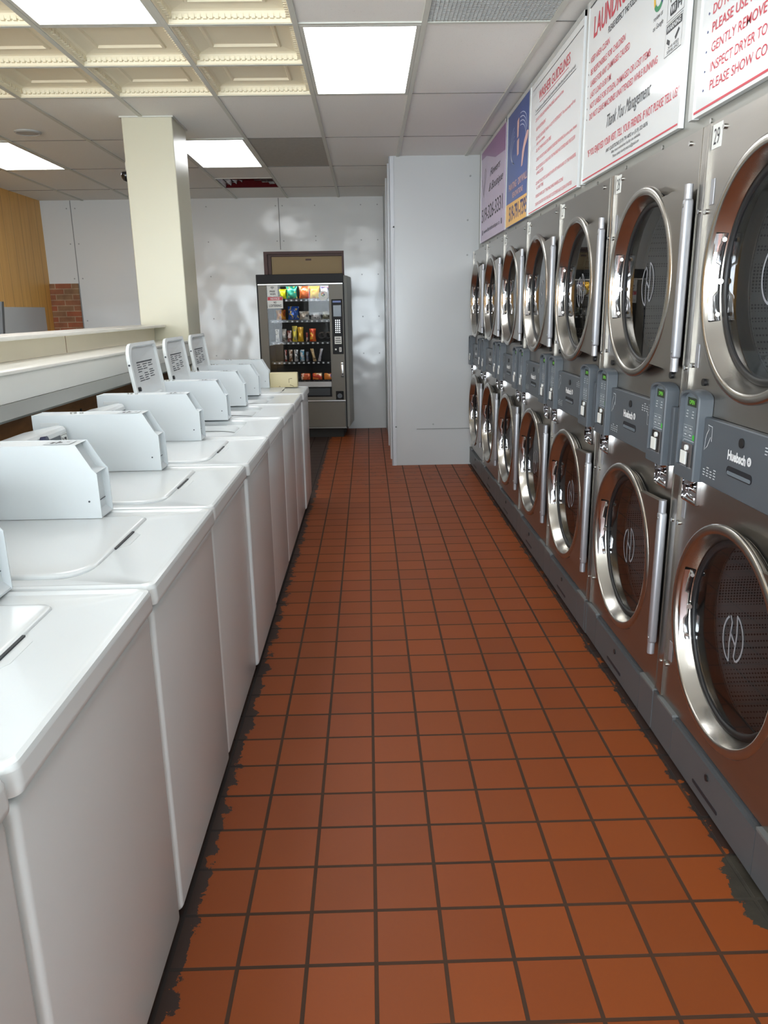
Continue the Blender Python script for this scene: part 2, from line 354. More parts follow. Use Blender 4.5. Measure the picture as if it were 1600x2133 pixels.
# walls
DX0, DX1, DZ = -1.246, -0.268, 2.18
bw = MB(); T_ = 0.08
bw.box(XL, DX0, YB, YB + T_, 0, ZC + 0.25); bw.box(DX1, 0.23, YB, YB + T_, 0, ZC + 0.25); bw.box(DX0, DX1, YB, YB + T_, DZ, ZC + 0.25)
struct(bw.build('wall_back', m_frp, smooth=0))
struct(MB().box(DX0 - 0.2, DX1 + 0.2, YB + 0.14, YB + 0.2, 0, 2.4).build('wall_behind_door', dark_gap, smooth=0))
lw = MB(); lw.box(XL - 0.08, XL, 0.2, YB, 0, ZC + 0.25); lw.box(XL - 0.08, XL, YF, 0.2, 0, 0.6); lw.box(XL - 0.08, XL, YF, 0.2, 2.45, ZC + 0.25); lw.box(XL - 0.08, XL, YF, -3.9, 0.6, 2.45)
struct(lw.build('wall_left', m_wood, smooth=0))
struct(MB().box(XL - 0.05, XL - 0.04, -3.9, 0.2, 0.6, 2.45).build('window_4', glass_win, smooth=0))  # unseen side window, added to brighten the dryers, signs and ceiling
ld = bpy.data.lights.new('daylight_portal', 'AREA'); ld.shape = 'RECTANGLE'; ld.size = 1.85; ld.size_y = 4.1; ld.cycles.is_portal = True
lo = bpy.data.objects.new('daylight_portal', ld); COL.objects.link(lo); lo.location = (XL - 0.12, -1.85, 1.525); lo.rotation_euler = (0, R(-90), 0)
struct(MB().box(XR, XR + 0.06, YF, 7.27, 1.975, ZC + 0.25).build('wall_right', galv, smooth=0))
struct(MB().box(XR + 0.75, XR + 0.81, YF, 7.27, 0, ZC + 0.25).build('wall_right_outer', galv, smooth=0))
struct(MB().box(XR + 0.06, XR + 0.75, YF, 7.27, 1.99, 2.01).build('ceiling', galv, smooth=0))
struct(MB().box(0.228, XR + 0.81, 7.27, YB + T_, 0, ZC + 0.25).build('wall_alcove', m_frp2, smooth=0))
# edge trims and seams on the box and the back wall
t_ = MB(); t_.box(0.224, 0.262, 7.262, 7.268, 0, ZC); t_.box(0.220, 0.2275, 7.262, 7.30, 0, ZC); t_.box(0.215, 0.2275, 7.60, 7.68, 0, ZC); t_.box(0.215, 0.2275, 8.4, 8.46, 0, ZC)
struct(t_.build('trim_2', mat('white_edge_trim', srgb(196, 199, 203), 0.35), smooth=0))
t_ = MB()
for x in (-3.511, -2.27, -1.033): t_.box(x - 0.004, x + 0.004, YB - 0.003, YB, 2.2 if x > -1.2 else 0, ZC)
t_.box(0.222, 0.2275, YB - 0.05, YB - 0.001, 0, ZC); t_.box(0.46, 1.0, 7.266, 7.2695, 0.352, 0.357)
struct(t_.build('trim_3', mat('seam_grey', srgb(120, 122, 122), 0.6), smooth=0))
t_ = MB()
for x, z in [(0.95, 2.62), (0.93, 2.25), (0.93, 1.95), (0.26, 0.38), (0.62, 0.40), (0.26, 2.2)]: t_.cyl((x, 7.262, z), (x, 7.27, z), 0.008, 10)
for x in (-3.56, -3.46, -2.3, -2.2, -1.07, -0.99, -0.05, 0.15, -1.9):
    for z in (2.70, 2.3, 1.9, 1.4, 0.95):
        if z > 2.2 or x < -1.3 or x > -0.2: t_.cyl((x, YB - 0.005, z), (x, YB, z), 0.008, 8)
for z in (2.7, 2.35, 1.95): t_.cyl((-0.6, YB - 0.005, max(z, 2.3)), (-0.6, YB, max(z, 2.3)), 0.008, 8)
struct(t_.build('trim_4', mat('wall_rivets', srgb(150, 152, 152), 0.4), smooth=60))
# front wall with shop windows (daylight), behind the camera
fwm = MB(); fwm.box(XL, XR + 0.75, YF - 0.1, YF, 0, 0.15); fwm.box(XL, XR + 0.75, YF - 0.1, YF, 2.5, ZC + 0.25)
for x0, x1 in ((XL, -3.7), (-2.35, -2.2), (-0.85, -0.7), (0.85, XR + 0.75)): fwm.box(x0, x1, YF - 0.1, YF, 0.15, 2.5)
struct(fwm.build('wall_front', column_m, smooth=0))
for k, (x0, x1) in enumerate(((-3.7, -2.35), (-2.2, -0.85), (-0.7, 0.85))):
    struct(MB().box(x0, x1, YF - 0.06, YF - 0.05, 0.15, 2.5).build('window_%d' % (k + 1), glass_win, smooth=0))
    ld = bpy.data.lights.new('daylight_portal', 'AREA'); ld.shape = 'RECTANGLE'; ld.size = x1 - x0; ld.size_y = 2.35; ld.cycles.is_portal = True
    lo = bpy.data.objects.new('daylight_portal', ld); COL.objects.link(lo); lo.location = ((x0 + x1) / 2, YF - 0.12, 1.325); lo.rotation_euler = (R(90), 0, 0)
# doorway behind the vending machine
fr_ = MB()
fr_.box(DX0 + 0.001, DX0 + 0.045, YB - 0.01, YB + 0.09, 0, DZ - 0.001); fr_.box(DX1 - 0.025, DX1 - 0.001, YB - 0.01, YB + 0.09, 0, DZ - 0.001); fr_.box(DX0 + 0.045, DX1 - 0.025, YB - 0.01, YB + 0.09, DZ - 0.03, DZ - 0.001)
fr_.box(DX0 + 0.045, DX0 + 0.085, YB + 0.03, YB + 0.09, 0, DZ - 0.03); fr_.box(DX0 + 0.085, DX1 - 0.025, YB + 0.03, YB + 0.09, DZ - 0.055, DZ - 0.03)
struct(fr_.build('trim_5', frame_brown, smooth=0))
d_ = MB(); d_.box(DX0 + 0.088, DX1 - 0.027, YB + 0.055, YB + 0.09, 0.01, DZ - 0.058)
d_o = struct(d_.build('door_1', door_beige, smooth=0))
MB().box(-0.74, -0.67, YB + 0.048, YB + 0.0545, 2.075, 2.095).build('door_plate', frame_brown, d_o, smooth=0)
# column
cx0, cx1, cy0, cy1 = -1.665, -1.318, 5.76, 6.17
struct(MB().box(cx0, cx1, cy0, cy1, 0, ZC + 0.004, 0.004, 1).build('wall_column', column_m, smooth=0))
struct(MB().box(cx0 - 0.012, cx1 + 0.012, cy0 - 0.012, cy1 + 0.012, ZC - 0.006, ZC + 0.003).build('trim_6', tee, smooth=0))
# left wall white board and brick patch
tag(MB().box(XL + 0.001, XL + 0.02, 5.2, 9.44, 0.75, 1.567, 0.002, 1).build('wall_board', m_frp2, smooth=0), 'white wall board fixed low on the wood panelled left wall', 'wall board')
o = MB().box(XL + 0.001, -3.518, YB - 0.022, YB - 0.001, 0.9, 1.843).build('brick_panel', m_brick, smooth=0); tag(o, 'red and brown brick patch in the back left corner', 'brick panel')

# ceiling lights ------------------------------------------------------
diff_m = bpy.data.materials.new('light_diffuser'); diff_m.use_nodes = True; nt = diff_m.node_tree
b = nt.nodes['Principled BSDF']; b.inputs['Base Color'].default_value = (0.9, 0.9, 0.9, 1); b.inputs['Emission Color'].default_value = (0.95, 0.98, 1.0, 1); b.inputs['Emission Strength'].default_value = PANEL_POWER
lab = ['bright ceiling light panel over the aisle, at top centre', 'bright ceiling light panel just right of the cream column', 'large bright ceiling light panel at the top left among cream coffers', 'bright ceiling light panel at the far left edge',
       'added ceiling light panel over the aisle, unseen, first one behind the camera', 'added unseen ceiling light panel over the aisle nearest the shop windows', 'added unseen ceiling light panel near the left wall, level with the coffers', 'added unseen ceiling light panel near the left wall, behind the camera']
lt0 = None
for (lx, ly), lb in zip(LIGHTS, lab):
    if lt0 is None:
        lt0 = t = thing('ceiling_light', lb, 'light', (lx, ly, ZC), 0, 'ceiling light panels')
        f_ = MB(); a, c_ = 0.61 - 0.014, 1.22 - 0.014
        for x0, x1, y0, y1 in ((0.014, 0.034, 0.014, c_), (a - 0.02, a, 0.014, c_), (0.034, a - 0.02, 0.014, 0.034), (0.034, a - 0.02, c_ - 0.02, c_)): f_.box(x0, x1, y0, y1, -0.003, 0.03)
        f_.build('frame', tee, t, smooth=0)
        MB().box(0.034, a - 0.02, 0.034, c_ - 0.02, 0.004, 0.012).build('diffuser', diff_m, t, smooth=0)
    else:
        t = copy_tree(lt0); t.location = (lx, ly, ZC); t['label'] = lb
# cream coffered tiles
def coffer_mb():
    m = MB(); A = 0.61
    def ring(i, z): return [(i, i, z), (A - i, i, z), (A - i, A - i, z), (i, A - i, z)]
    m.rings([ring(0.013, 0.0), ring(0.018, 0.003), ring(0.022, 0.022), ring(0.030, 0.024), ring(0.040, 0.045), ring(0.052, 0.050), ring(0.115, 0.058), ring(0.122, 0.050), ring(0.135, 0.050), ring(0.142, 0.062)], False, True)
    n = 19
    for k in range(n):
        a = 0.035 + (A - 0.07) * (k + 0.5) / n; hw = 0.0085
        for s_ in (0, 1):
            q0, q1 = (0.020, 0.037) if s_ == 0 else (A - 0.037, A - 0.020)
            m.box(a - hw, a + hw, q0, q1, 0.016, 0.036); m.box(q0, q1, a - hw, a + hw, 0.016, 0.036)
    return m
names = {(-0.92, 3.44): 'cream coffered ceiling tile at the very top, left of the central light panel', (-0.92, 4.05): 'cream coffered ceiling tile directly left of the central light panel', (-0.92, 4.66): 'cream coffered ceiling tile left of the far end of the central light panel',
         (-1.53, 4.05): 'cream coffered ceiling tile just beyond the top left light panel', (-1.53, 4.66): 'cream coffered ceiling tile two beyond the top left light panel, before the column',
         (-2.14, 3.44): 'cream coffered ceiling tile in the top left corner, left of the light panel', (-2.14, 4.05): 'cream coffered ceiling tile diagonally beyond the top left light panel', (-2.14, 4.66): 'cream coffered ceiling tile in the farthest row, second column from the left wall side',
         (-2.75, 3.44): 'cream coffered ceiling tile beyond the left edge, nearest row', (-2.75, 4.05): 'cream coffered ceiling tile beyond the left edge, middle row', (-2.75, 4.66): 'cream coffered ceiling tile at the left edge in the farthest row'}
c0 = None
for x, y in COFFER:
    if c0 is None: o = c0 = coffer_mb().build('coffered_ceiling_tile', cream, smooth=0, loc=(x, y, ZC), fix=True)
    else: o = c0.copy(); COL.objects.link(o); o.location = (x, y, ZC)
    tag(o, names[(x, y)], 'ceiling tile', 'cream coffered ceiling tiles')
# vents, grey tile, speaker, camera
t = thing('ceiling_vent', 'square mesh return air grille in the ceiling at top right of the central light', 'vent', (0.30, 2.83, ZC))
m = MB()
for k in range(1, 31): m.box(0.015 + k * 0.58 / 31 - 0.0012, 0.015 + k * 0.58 / 31 + 0.0012, 0.015, 1.205, 0.0, 0.012)
for k in range(1, 62): m.box(0.015, 0.595, 0.015 + k * 1.19 / 62 - 0.0012, 0.015 + k * 1.19 / 62 + 0.0012, 0.0, 0.012)
m.build('grille', m_egg, t, smooth=0)
MB().box(0.0, 0.61, 0.0, 1.22, 0.10, 0.11).build('duct_back', panel_dark, t, smooth=0)
tag(MB().box(-0.92 + 0.014, -0.31 - 0.014, 6.49 + 0.013, 7.71 - 0.013, ZC + 0.004, ZC + 0.018).build('grey_ceiling_tile', grey_tile, smooth=0), 'dark grey ceiling tile beside the light panel near the column', 'ceiling tile')
t = thing('red_ceiling_vent', 'dark red foil covered ceiling vent near the back wall', 'vent', (-1.53, 8.32, ZC))
m = MB()
for k in range(4):
    i0, i1 = 0.02 + k * 0.07, 0.05 + k * 0.07
    m.rings([[(i0, i0, 0.002 + 0.006 * k), (0.61 - i0, i0, 0.002 + 0.006 * k), (0.61 - i0, 0.61 - i0, 0.002 + 0.006 * k), (i0, 0.61 - i0, 0.002 + 0.006 * k)], [(i1, i1, 0.03 + 0.006 * k), (0.61 - i1, i1, 0.03 + 0.006 * k), (0.61 - i1, 0.61 - i1, 0.03 + 0.006 * k), (i1, 0.61 - i1, 0.03 + 0.006 * k)]])
m.box(0.013, 0.597, 0.013, 0.597, 0.06, 0.07)
m.build('louvre', red_foil, t, smooth=0)
m = MB(); m.lathe_z([(0.095, 0.003), (0.095, -0.004), (0.082, -0.010), (0.078, -0.006)], -2.485, 6.19, 40, False, True)
tag(m.build('ceiling_speaker', mat('speaker_grille', srgb(180, 182, 180), 0.5), loc=(0, 0, ZC)), 'round flat ceiling speaker left of the cream column', 'speaker')
t = thing('security_camera', 'small dome security camera on the left side of the cream column', 'camera', (cx0, 5.9, 2.44))
m = MB(); m.box(-0.03, -0.001, -0.05, 0.05, 0.02, 0.08, 0.006, 2); m.build('mount', label_white, t)
m = MB(); m.lathe_z([(0.001, -0.045), (0.022, -0.038), (0.035, -0.02), (0.038, 0.0), (0.034, 0.018), (0.001, 0.02)], -0.04, 0, 20); m.build('dome', black_gloss, t)

# ================================================================== PARTITION COUNTER
t = thing('partition_counter', 'long white laminate two-step counter running behind the washers to the column', 'counter', (-1.5, -1.0, 0))
dx, y0, y1 = 1.5, 0.0, 6.755
Bx = lambda x0, x1, z0, z1, bev=0.0: MB().box(x0 + dx, x1 + dx, y0, y1, z0, z1, bev, 2)
Bx(-1.72, -1.481, 1.378, 1.396, 0.003).build('upper_shelf', lam, t)
m = MB()
m.box(-1.62 + dx, -1.568 + dx, y0, y1, 1.285, 1.377)
ri = m.build('riser', cream_board, t, smooth=0)
m = MB()
for yy in (2.9, 5.05): m.box(-1.5685 + dx + 0.0, -1.5665 + dx, yy, yy + 0.004, 1.288, 1.376)
m.build('joint', mat('joint_brown', srgb(140, 110, 80), 0.7), ri, smooth=0)
Bx(-1.60, -1.306, 1.270, 1.284, 0.004).build('lower_shelf', lam, t)
Bx(-1.42, -1.318, 1.168, 1.269, 0.003).build('fascia', lam2, t)
m = MB(); m.prism([(-1.40 + dx, 1.167), (-1.318 + dx, 1.167), (-1.298 + dx, 1.116), (-1.306 + dx, 1.106), (-1.34 + dx, 1.13), (-1.40 + dx, 1.13)], 'y', y0, y1); m.build('edge_strip', grey_trim, t, smooth=0)
m = MB(); m.box(-1.46 + dx, -1.40 + dx, y0, y1, 0, 1.167); bp_ = m.build('back_panel', brownwood, t, smooth=0)
m = MB()
for k in range(22): m.cyl((-1.40 + dx, 1.2 + k * 0.25, 1.03 - 0.05 * (k % 2)), (-1.395 + dx, 1.2 + k * 0.25, 1.03 - 0.05 * (k % 2)), 0.008, 8)
m.build('screw', black, bp_)
m = MB()
for x0, x1 in ((-1.72, -1.64),): m.box(x0 + dx, x1 + dx, y0, y1, 0, 1.377)
m.build('rear_panel', cream_board, t, smooth=0)
# dark slanted panel standing beyond the counter at the left edge
t = thing('folding_board', 'dark grey slanted board at the far left edge above the counter', 'board', (-2.55, 5.0, 0))
m = MB(); m.prism([(-0.30, 0.0), (0.10, 0.0), (0.245, 1.565), (-0.05, 1.575)], 'y', 0, 0.03); m.build('panel', panel_grey, t, smooth=0)

# ================================================================== WASHERS
SEAM = [0.21, 0.88, 1.560, 2.245, 2.905, 3.575, 4.245, 4.880, 5.490, 6.03]
BOXY = [0.775, 1.455, 2.125, 2.80, 3.47, 4.14, 4.775, 5.385, 5.905]
WZ = 0.905
XF = -0.478          # cap front edge
XBK = -1.27
W_W = 0.664
def make_washer():
    """Top-load washer, local origin on the floor at its near front corner (x = -0.478)."""
    t = thing('top_load_washer', '', 'washing machine', (-0.488, 0, 0), 0, 'white top-load washers in a row')
    y0, y1 = 0.003, W_W - 0.001
    xf, xb = 0.488 + XF, XBK + 0.488          # cap front, back in local x
    # cabinet
    m = MB(); m.box(-0.755, 0.0, y0 + 0.002, y1 - 0.002, 0.035, WZ - 0.056, 0.018, 5); m.build('cabinet', enamel, t, smooth=50)
    m = MB(); m.box(-0.74, -0.035, y0 + 0.02, y1 - 0.02, 0.0, 0.034); m.build('toe_base', dark_gap, t, smooth=0)
    # top cap with opening
    z = WZ; n = 8
    ox0, ox1, oy0, oy1 = -0.60, -0.178, y0 + 0.075, y1 - 0.075
    yb0, yb1 = y0, y1
    rs = [rrect(xb, xf, yb0, yb1, 0.02, z - 0.048, n), rrect(xb - 0.0, xf + 0.002, yb0, yb1, 0.022, z - 0.040, n), rrect(xb + 0.0003, xf + 0.0017, yb0, yb1, 0.022, z - 0.038, n), rrect(xb, xf + 0.0002, yb0, yb1, 0.022, z - 0.012, n), rrect(xb, xf, yb0, yb1, 0.022, z - 0.0105, n), rrect(xb + 0.003, xf - 0.003, yb0 + 0.003, yb1 - 0.003, 0.022, z - 0.003, n), rrect(xb + 0.010, xf - 0.010, yb0 + 0.010, yb1 - 0.010, 0.02, z, n),
          rrect(xb + 0.018, xf - 0.018, yb0 + 0.016, yb1 - 0.016, 0.02, z - 0.001, n), rrect(xb + 0.026, xf - 0.026, yb0 + 0.022, yb1 - 0.022, 0.02, z - 0.005, n),
          rrect(ox0 - 0.012, ox1 + 0.012, oy0 - 0.012, oy1 + 0.012, 0.07, z - 0.005, n), rrect(ox0, ox1, oy0, oy1, 0.062, z - 0.009, n), rrect(ox0 + 0.004, ox1 - 0.004, oy0 + 0.004, oy1 - 0.004, 0.06, z - 0.026, n),
          rrect(ox0 + 0.030, ox1 - 0.030, oy0 + 0.025, oy1 - 0.025, 0.10, z - 0.030, n), rrect(ox0 + 0.040, ox1 - 0.040, oy0 + 0.036, oy1 - 0.036, 0.14, z - 0.054, n)]
    m = MB(); m.rings(rs); m.build('top_cap', enamel, t, smooth=28)
    # tub below the opening
    cxx, cyy = (ox0 + ox1) / 2, (oy0 + oy1) / 2
    m = MB(); m.lathe_z([(0.235, z - 0.055), (0.205, z - 0.060), (0.200, z - 0.075), (0.20, z - 0.35), (0.05, z - 0.36), (0.05, z - 0.12), (0.02, z - 0.10)], cxx, cyy, 40, False, True); m.build('tub', mat('tub_grey', srgb(120, 124, 126), 0.4) if 'tub_grey' not in MATS else MATS['tub_grey'], t)
    # console at the back
    m = MB(); m.prism([(-0.590, z - 0.012), (-0.617, z + 0.172), (-0.625, z + 0.182), (-0.645, z + 0.185), (-0.770, z + 0.160), (-0.775, z - 0.012)], 'y', y0 + 0.01, y1 - 0.135); c_ = m.build('console', enamel, t, smooth=30)
    d = Vector((-0.617 + 0.590, 0, 0.184)).normalized()
    fx = lambda s_: -0.590 + d.x * s_ + 0.0015
    def cf(a, b_): return (-0.590 + d.x * (0.012 + b_) + 0.0016, y0 + 0.02 + a, z + d.z * (b_))
    m = MB(); rect2(m, 0.10, 0.50, 0.05, 0.160, cf); m.build('control_face', panel_grey, c_, smooth=0)
    m = MB(); m.cyl((fx(0.165), y0 + 0.30, z + 0.164), (fx(0.165) + 0.020, y0 + 0.30, z + 0.167), 0.014, 18); m.build('knob', bluedot, c_)
    return t, cf, c_
def make_lid(parent_seam, opened):
    """Lid in local coordinates of the washer, hinge along y at (hx, hz)."""
    y0 = 0.003; y1 = W_W - 0.001; ly0, ly1 = y0 + 0.069, y1 - 0.069
    hx, hz = -0.600, WZ - (0.0035 if not opened else -0.004)
    L0 = 0.435
    n = 6
    # lid in its own frame: u from hinge (0) to front (L0), thickness: outside +, inside -
    ly0, ly1 = y0 + 0.075, y1 - 0.085
    def rr(i, z):
        pts = []
        for cx_, cy_, a0, r_ in ((L0 - i, ly1 - i, 0, 0.025), (i, ly1 - i, 90, 0.03), (i, ly0 + i, 180, 0.03), (L0 - i, ly0 + i, 270, 0.085)):
            sx_ = 1 if a0 in (0, 270) else -1; sy_ = 1 if a0 in (0, 90) else -1
            for k in range(n + 1):
                a = R(a0 + 90 * k / n); pts.append((cx_ - sx_ * r_ + r_ * math.cos(a), cy_ - sy_ * r_ + r_ * math.sin(a), z))
        return pts
    outer = [rr(0.020, -0.008), rr(0.017, -0.014), rr(0.0, -0.014), rr(0.0, 0.0), rr(0.003, 0.004), rr(0.012, 0.006)]
    m = MB(); m.rings(outer[2:], False, True)
    m.rings([rr(0.0, -0.014), rr(0.016, -0.016), rr(0.022, -0.004), rr(0.03, -0.002)], False, True)
    o = m.build('lid', enamel, parent_seam, smooth=40)
    if opened:
        # printed instruction block and bumpers on the inside
        m = MB()
        for k in range(8):
            for c_ in range(3):
                if (k + c_) % 5 == 4: continue
                m.box(0.325 - k * 0.011, 0.3295 - k * 0.011, ly0 + 0.13 + c_ * 0.095, ly0 + 0.13 + c_ * 0.095 + 0.08 * (0.6 + 0.4 * ((k * 7 + c_ * 3) % 5) / 4), -0.0035, -0.0025)
        m.box(0.336, 0.343, ly0 + 0.13, ly0 + 0.40, -0.0035, -0.0025)
        m.build('instruction_label', mat('print_grey', srgb(90, 94, 98), 0.6) if 'print_grey' not in MATS else MATS['print_grey'], o, smooth=0)
        m = MB(); m.cyl((0.215, ly0 + 0.07, -0.002), (0.215, ly0 + 0.07, -0.014), 0.011, 12); m.build('bumper', black, o)
        m = MB(); m.cyl((0.335, ly0 + 0.001, -0.006), (0.335, ly0 - 0.003, -0.006), 0.005, 10); m.cyl((0.17, ly1 - 0.001, -0.006), (0.17, ly1 + 0.010, -0.006), 0.007, 10); m.build('hinge_pin', panel_dark, o)
    o.location = (hx, 0, hz)
    if opened: o.rotation_euler = (0, R(-(90 + 8)), 0)
    else:
        # finger recess at the front of the closed lid
        m = MB(); m.box(L0 - 0.002, L0 + 0.004, ly0 + 0.20, ly1 - 0.15, -0.004, 0.0026); m.build('finger_slot', slot_dark, o, smooth=0)
        m = MB(); m.prism([(L0 + 0.004, ly0 + 0.20), (L0 + 0.004, ly1 - 0.15), (L0 + 0.026, ly1 - 0.17), (L0 + 0.026, ly0 + 0.24)], 'z', -0.004, -0.0008); m.build('finger_recess', enamel, o, smooth=0)
    return o
def make_box(parent):
    """Coin box: two side plates with the sloped front and lower front set back between them."""
    z = WZ + 0.0035; q = 0.488
    prof = [(-1.238, z), (-1.238, z + 0.214), (-0.832, z + 0.214), (-0.793, z + 0.145), (-0.780, z + 0.130), (-0.779, z + 0.0)]
    loc = [(a + q, b_) for a, b_ in prof]
    y0 = W_W - 0.115; y1 = y0 + 0.098
    m = MB()
    m.prism(loc, 'y', y0, y0 + 0.003); m.prism(loc, 'y', y1 - 0.003, y1)
    # wrapped body between the plates, set back at the front
    inner = [(-1.238 + q, z), (-1.238 + q, z + 0.213), (-0.835 + q, z + 0.213), (-0.852 + q, z + 0.205), (-0.815 + q, z + 0.137), (-0.785 + q, z + 0.131), (-0.800 + q, z + 0.122), (-0.797 + q, z + 0.018), (-0.781 + q, z + 0.004), (-0.781 + q, z)]
    m.prism(inner, 'y', y0 + 0.003, y1 - 0.003)
    o = m.build('coin_box', enamel_box, parent, smooth=0)
    m = MB(); m.box(-0.798 + q, -0.7955 + q, y0 + 0.006, y1 - 0.006, z + 0.042, z + 0.0435); m.cyl((-0.81 + q, y0 - 0.001, z + 0.05), (-0.81 + q, y0 + 0.001, z + 0.05), 0.003, 8); m.build('joint_line', panel_dark, o, smooth=0)
    m = MB(); m.box(-1.21 + q, -1.14 + q, y0 - 0.0012, y0, z + 0.172, z + 0.186, 0.0005, 1); m.build('embossed_tab', enamel_dull, o, smooth=0)
    m = MB(); m.cyl((-1.10 + q, y0 + 0.045, z + 0.213), (-1.10 + q, y0 + 0.045, z + 0.219), 0.012, 16); m.cyl((-1.07 + q, y0 + 0.045, z + 0.213), (-1.07 + q, y0 + 0.045, z + 0.218), 0.007, 12); m.build('lock', screw_m, o)
    m = MB(); m.box(-0.93 + q, -0.855 + q, y0 + 0.02, y1 - 0.02, z + 0.2142, z + 0.2150); m.build('price_label', ink_grey, o, smooth=0)
    m = MB()
    m.box(-0.90 + q, -0.895 + q, y0 + 0.03, y1 - 0.03, z + 0.2152, z + 0.2156)
    for k in range(3): m.box(-0.915 + q + 0.02 * k, -0.906 + q + 0.02 * k, y0 + 0.03 + 0.012 * k, y1 - 0.045, z + 0.2152, z + 0.2156)
    m.build('price_print', ink_black, o, smooth=0)
    return o
wproto, cfn, cons = make_washer()
box0 = make_box(wproto)
wl = ['white top-load washer nearest the camera, mostly cut off by the left edge', 'second white top-load washer from the camera, closed lid at the left edge', 'third white top-load washer from the camera, closed lid and large coin box',
      'white top-load washer whose console shows the number 17', 'fifth white top-load washer, closed lid, just before the open lids begin',
      'nearest of the three white washers with the lid standing open', 'middle one of the three white washers with open lids', 'farthest of the three white washers with the lid standing open',
      'last white top-load washer at the far end of the row, lid closed']
washers = []
for k in range(9):
    washers.append(wproto if k == 0 else None)
closed0 = make_lid(wproto, False)
for k in range(1, 9): washers[k] = copy_tree(wproto)
for k in (5, 6, 7):
    for ch in list(washers[k].children):
        if ch.name.startswith('lid'):
            for g in list(ch.children): bpy.data.objects.remove(g)
            bpy.data.objects.remove(ch)
op0 = make_lid(washers[5], True)
for k in (6, 7):
    c = copy_tree(op0, washers[k])
for k in range(9):
    washers[k].location = (-0.488 + (0.004 if k in (4,) else 0) - (0.004 if k in (3,) else 0) + (0.008 if k == 8 else 0), SEAM[k], 0); washers[k]['label'] = wl[k]
    sc = (SEAM[k + 1] - SEAM[k]) / 0.67
    washers[k].scale = (1, sc, 1)
    for ch in washers[k].children:
        if ch.name.startswith('coin_box'):
            ch.location = (0.008 if k >= 5 else 0.0, (BOXY[k] - SEAM[k]) / sc - (W_W - 0.115), 0)
# number 17 on the console of the fourth washer
for ch in washers[3].children:
    if ch.name.startswith('console'):
        m = MB(); rect2(m, 0.44, 0.50, 0.075, 0.162, lambda a, b_: (cfn(a, b_)[0] + 0.0008, cfn(a, b_)[1], cfn(a, b_)[2])); lb_ = m.build('number_label', label_white, ch, smooth=0)
        m = MB(); put_text(m, '17', 0.035, 0.05, lambda a, b_: (cfn(0.452 + a, 0.098 + b_)[0] + 0.0016, cfn(0.452 + a, 0)[1], cfn(0, 0.098 + b_)[2]), bold=0.01)
        stroke(m, [(0.444, 0.080), (0.496, 0.080), (0.496, 0.158), (0.444, 0.158)], 0.002, lambda a, b_: (cfn(a, b_)[0] + 0.0016, cfn(a, b_)[1], cfn(a, b_)[2]), True)
        m.build('number_print', ink_black, ch, smooth=0)
# beige metal box and scrap on the last washer
t = thing('beige_metal_box', 'beige metal box standing on the far end of the last washer', 'box', (-0.765, 5.935, WZ + 0.001))
m = MB(); m.box(0, 0.215, 0, 0.08, 0, 0.112, 0.006, 2); bb = m.build('body', beige_box, t)
m = MB(); stroke(m, [(0.150, 0.035), (0.150, 0.065), (0.175, 0.068)], 0.003, lambda a, b_: (a, -0.0006, b_)); stroke(m, [(0.155, 0.02), (0.185, 0.008)], 0.003, lambda a, b_: (a, -0.0006, b_)); stroke(m, [(0.07, 0.004), (0.078, 0.012), (0.082, 0.004)], 0.003, lambda a, b_: (a, -0.0006, b_)); m.build('scratch_mark', frame_brown, bb, smooth=0)

# ================================================================== DRYERS
FX = 0.995
DW = 0.822
SE = [1.50, 2.345, 3.205, 4.055, 4.86, 5.665, 6.465, 7.262]   # seams, near to far
CY = 0.387; ZU, ZL = 1.551, 0.582
def plate_hole(m, x, y0, y1, z0, z1, cy, cz, r, n=96):
    outer = []; inner = []
    for i in range(n):
        a = 2 * PI * i / n; c_, s_ = math.cos(a), math.sin(a)
        ty = ((y1 - cy) if c_ > 0 else (y0 - cy)) / c_ if abs(c_) > 1e-9 else 1e9
        tz = ((z1 - cz) if s_ > 0 else (z0 - cz)) / s_ if abs(s_) > 1e-9 else 1e9
        q = min(ty, tz); outer.append([x, cy + q * c_, cz + q * s_]); inner.append((x, cy + r * c_, cz + r * s_))
    for yy, zz in ((y0, z0), (y0, z1), (y1, z0), (y1, z1)):
        k = min(range(n), key=lambda i: (outer[i][1] - yy) ** 2 + (outer[i][2] - zz) ** 2); outer[k] = [x, yy, zz]
    m.rings([[tuple(p) for p in outer], inner])
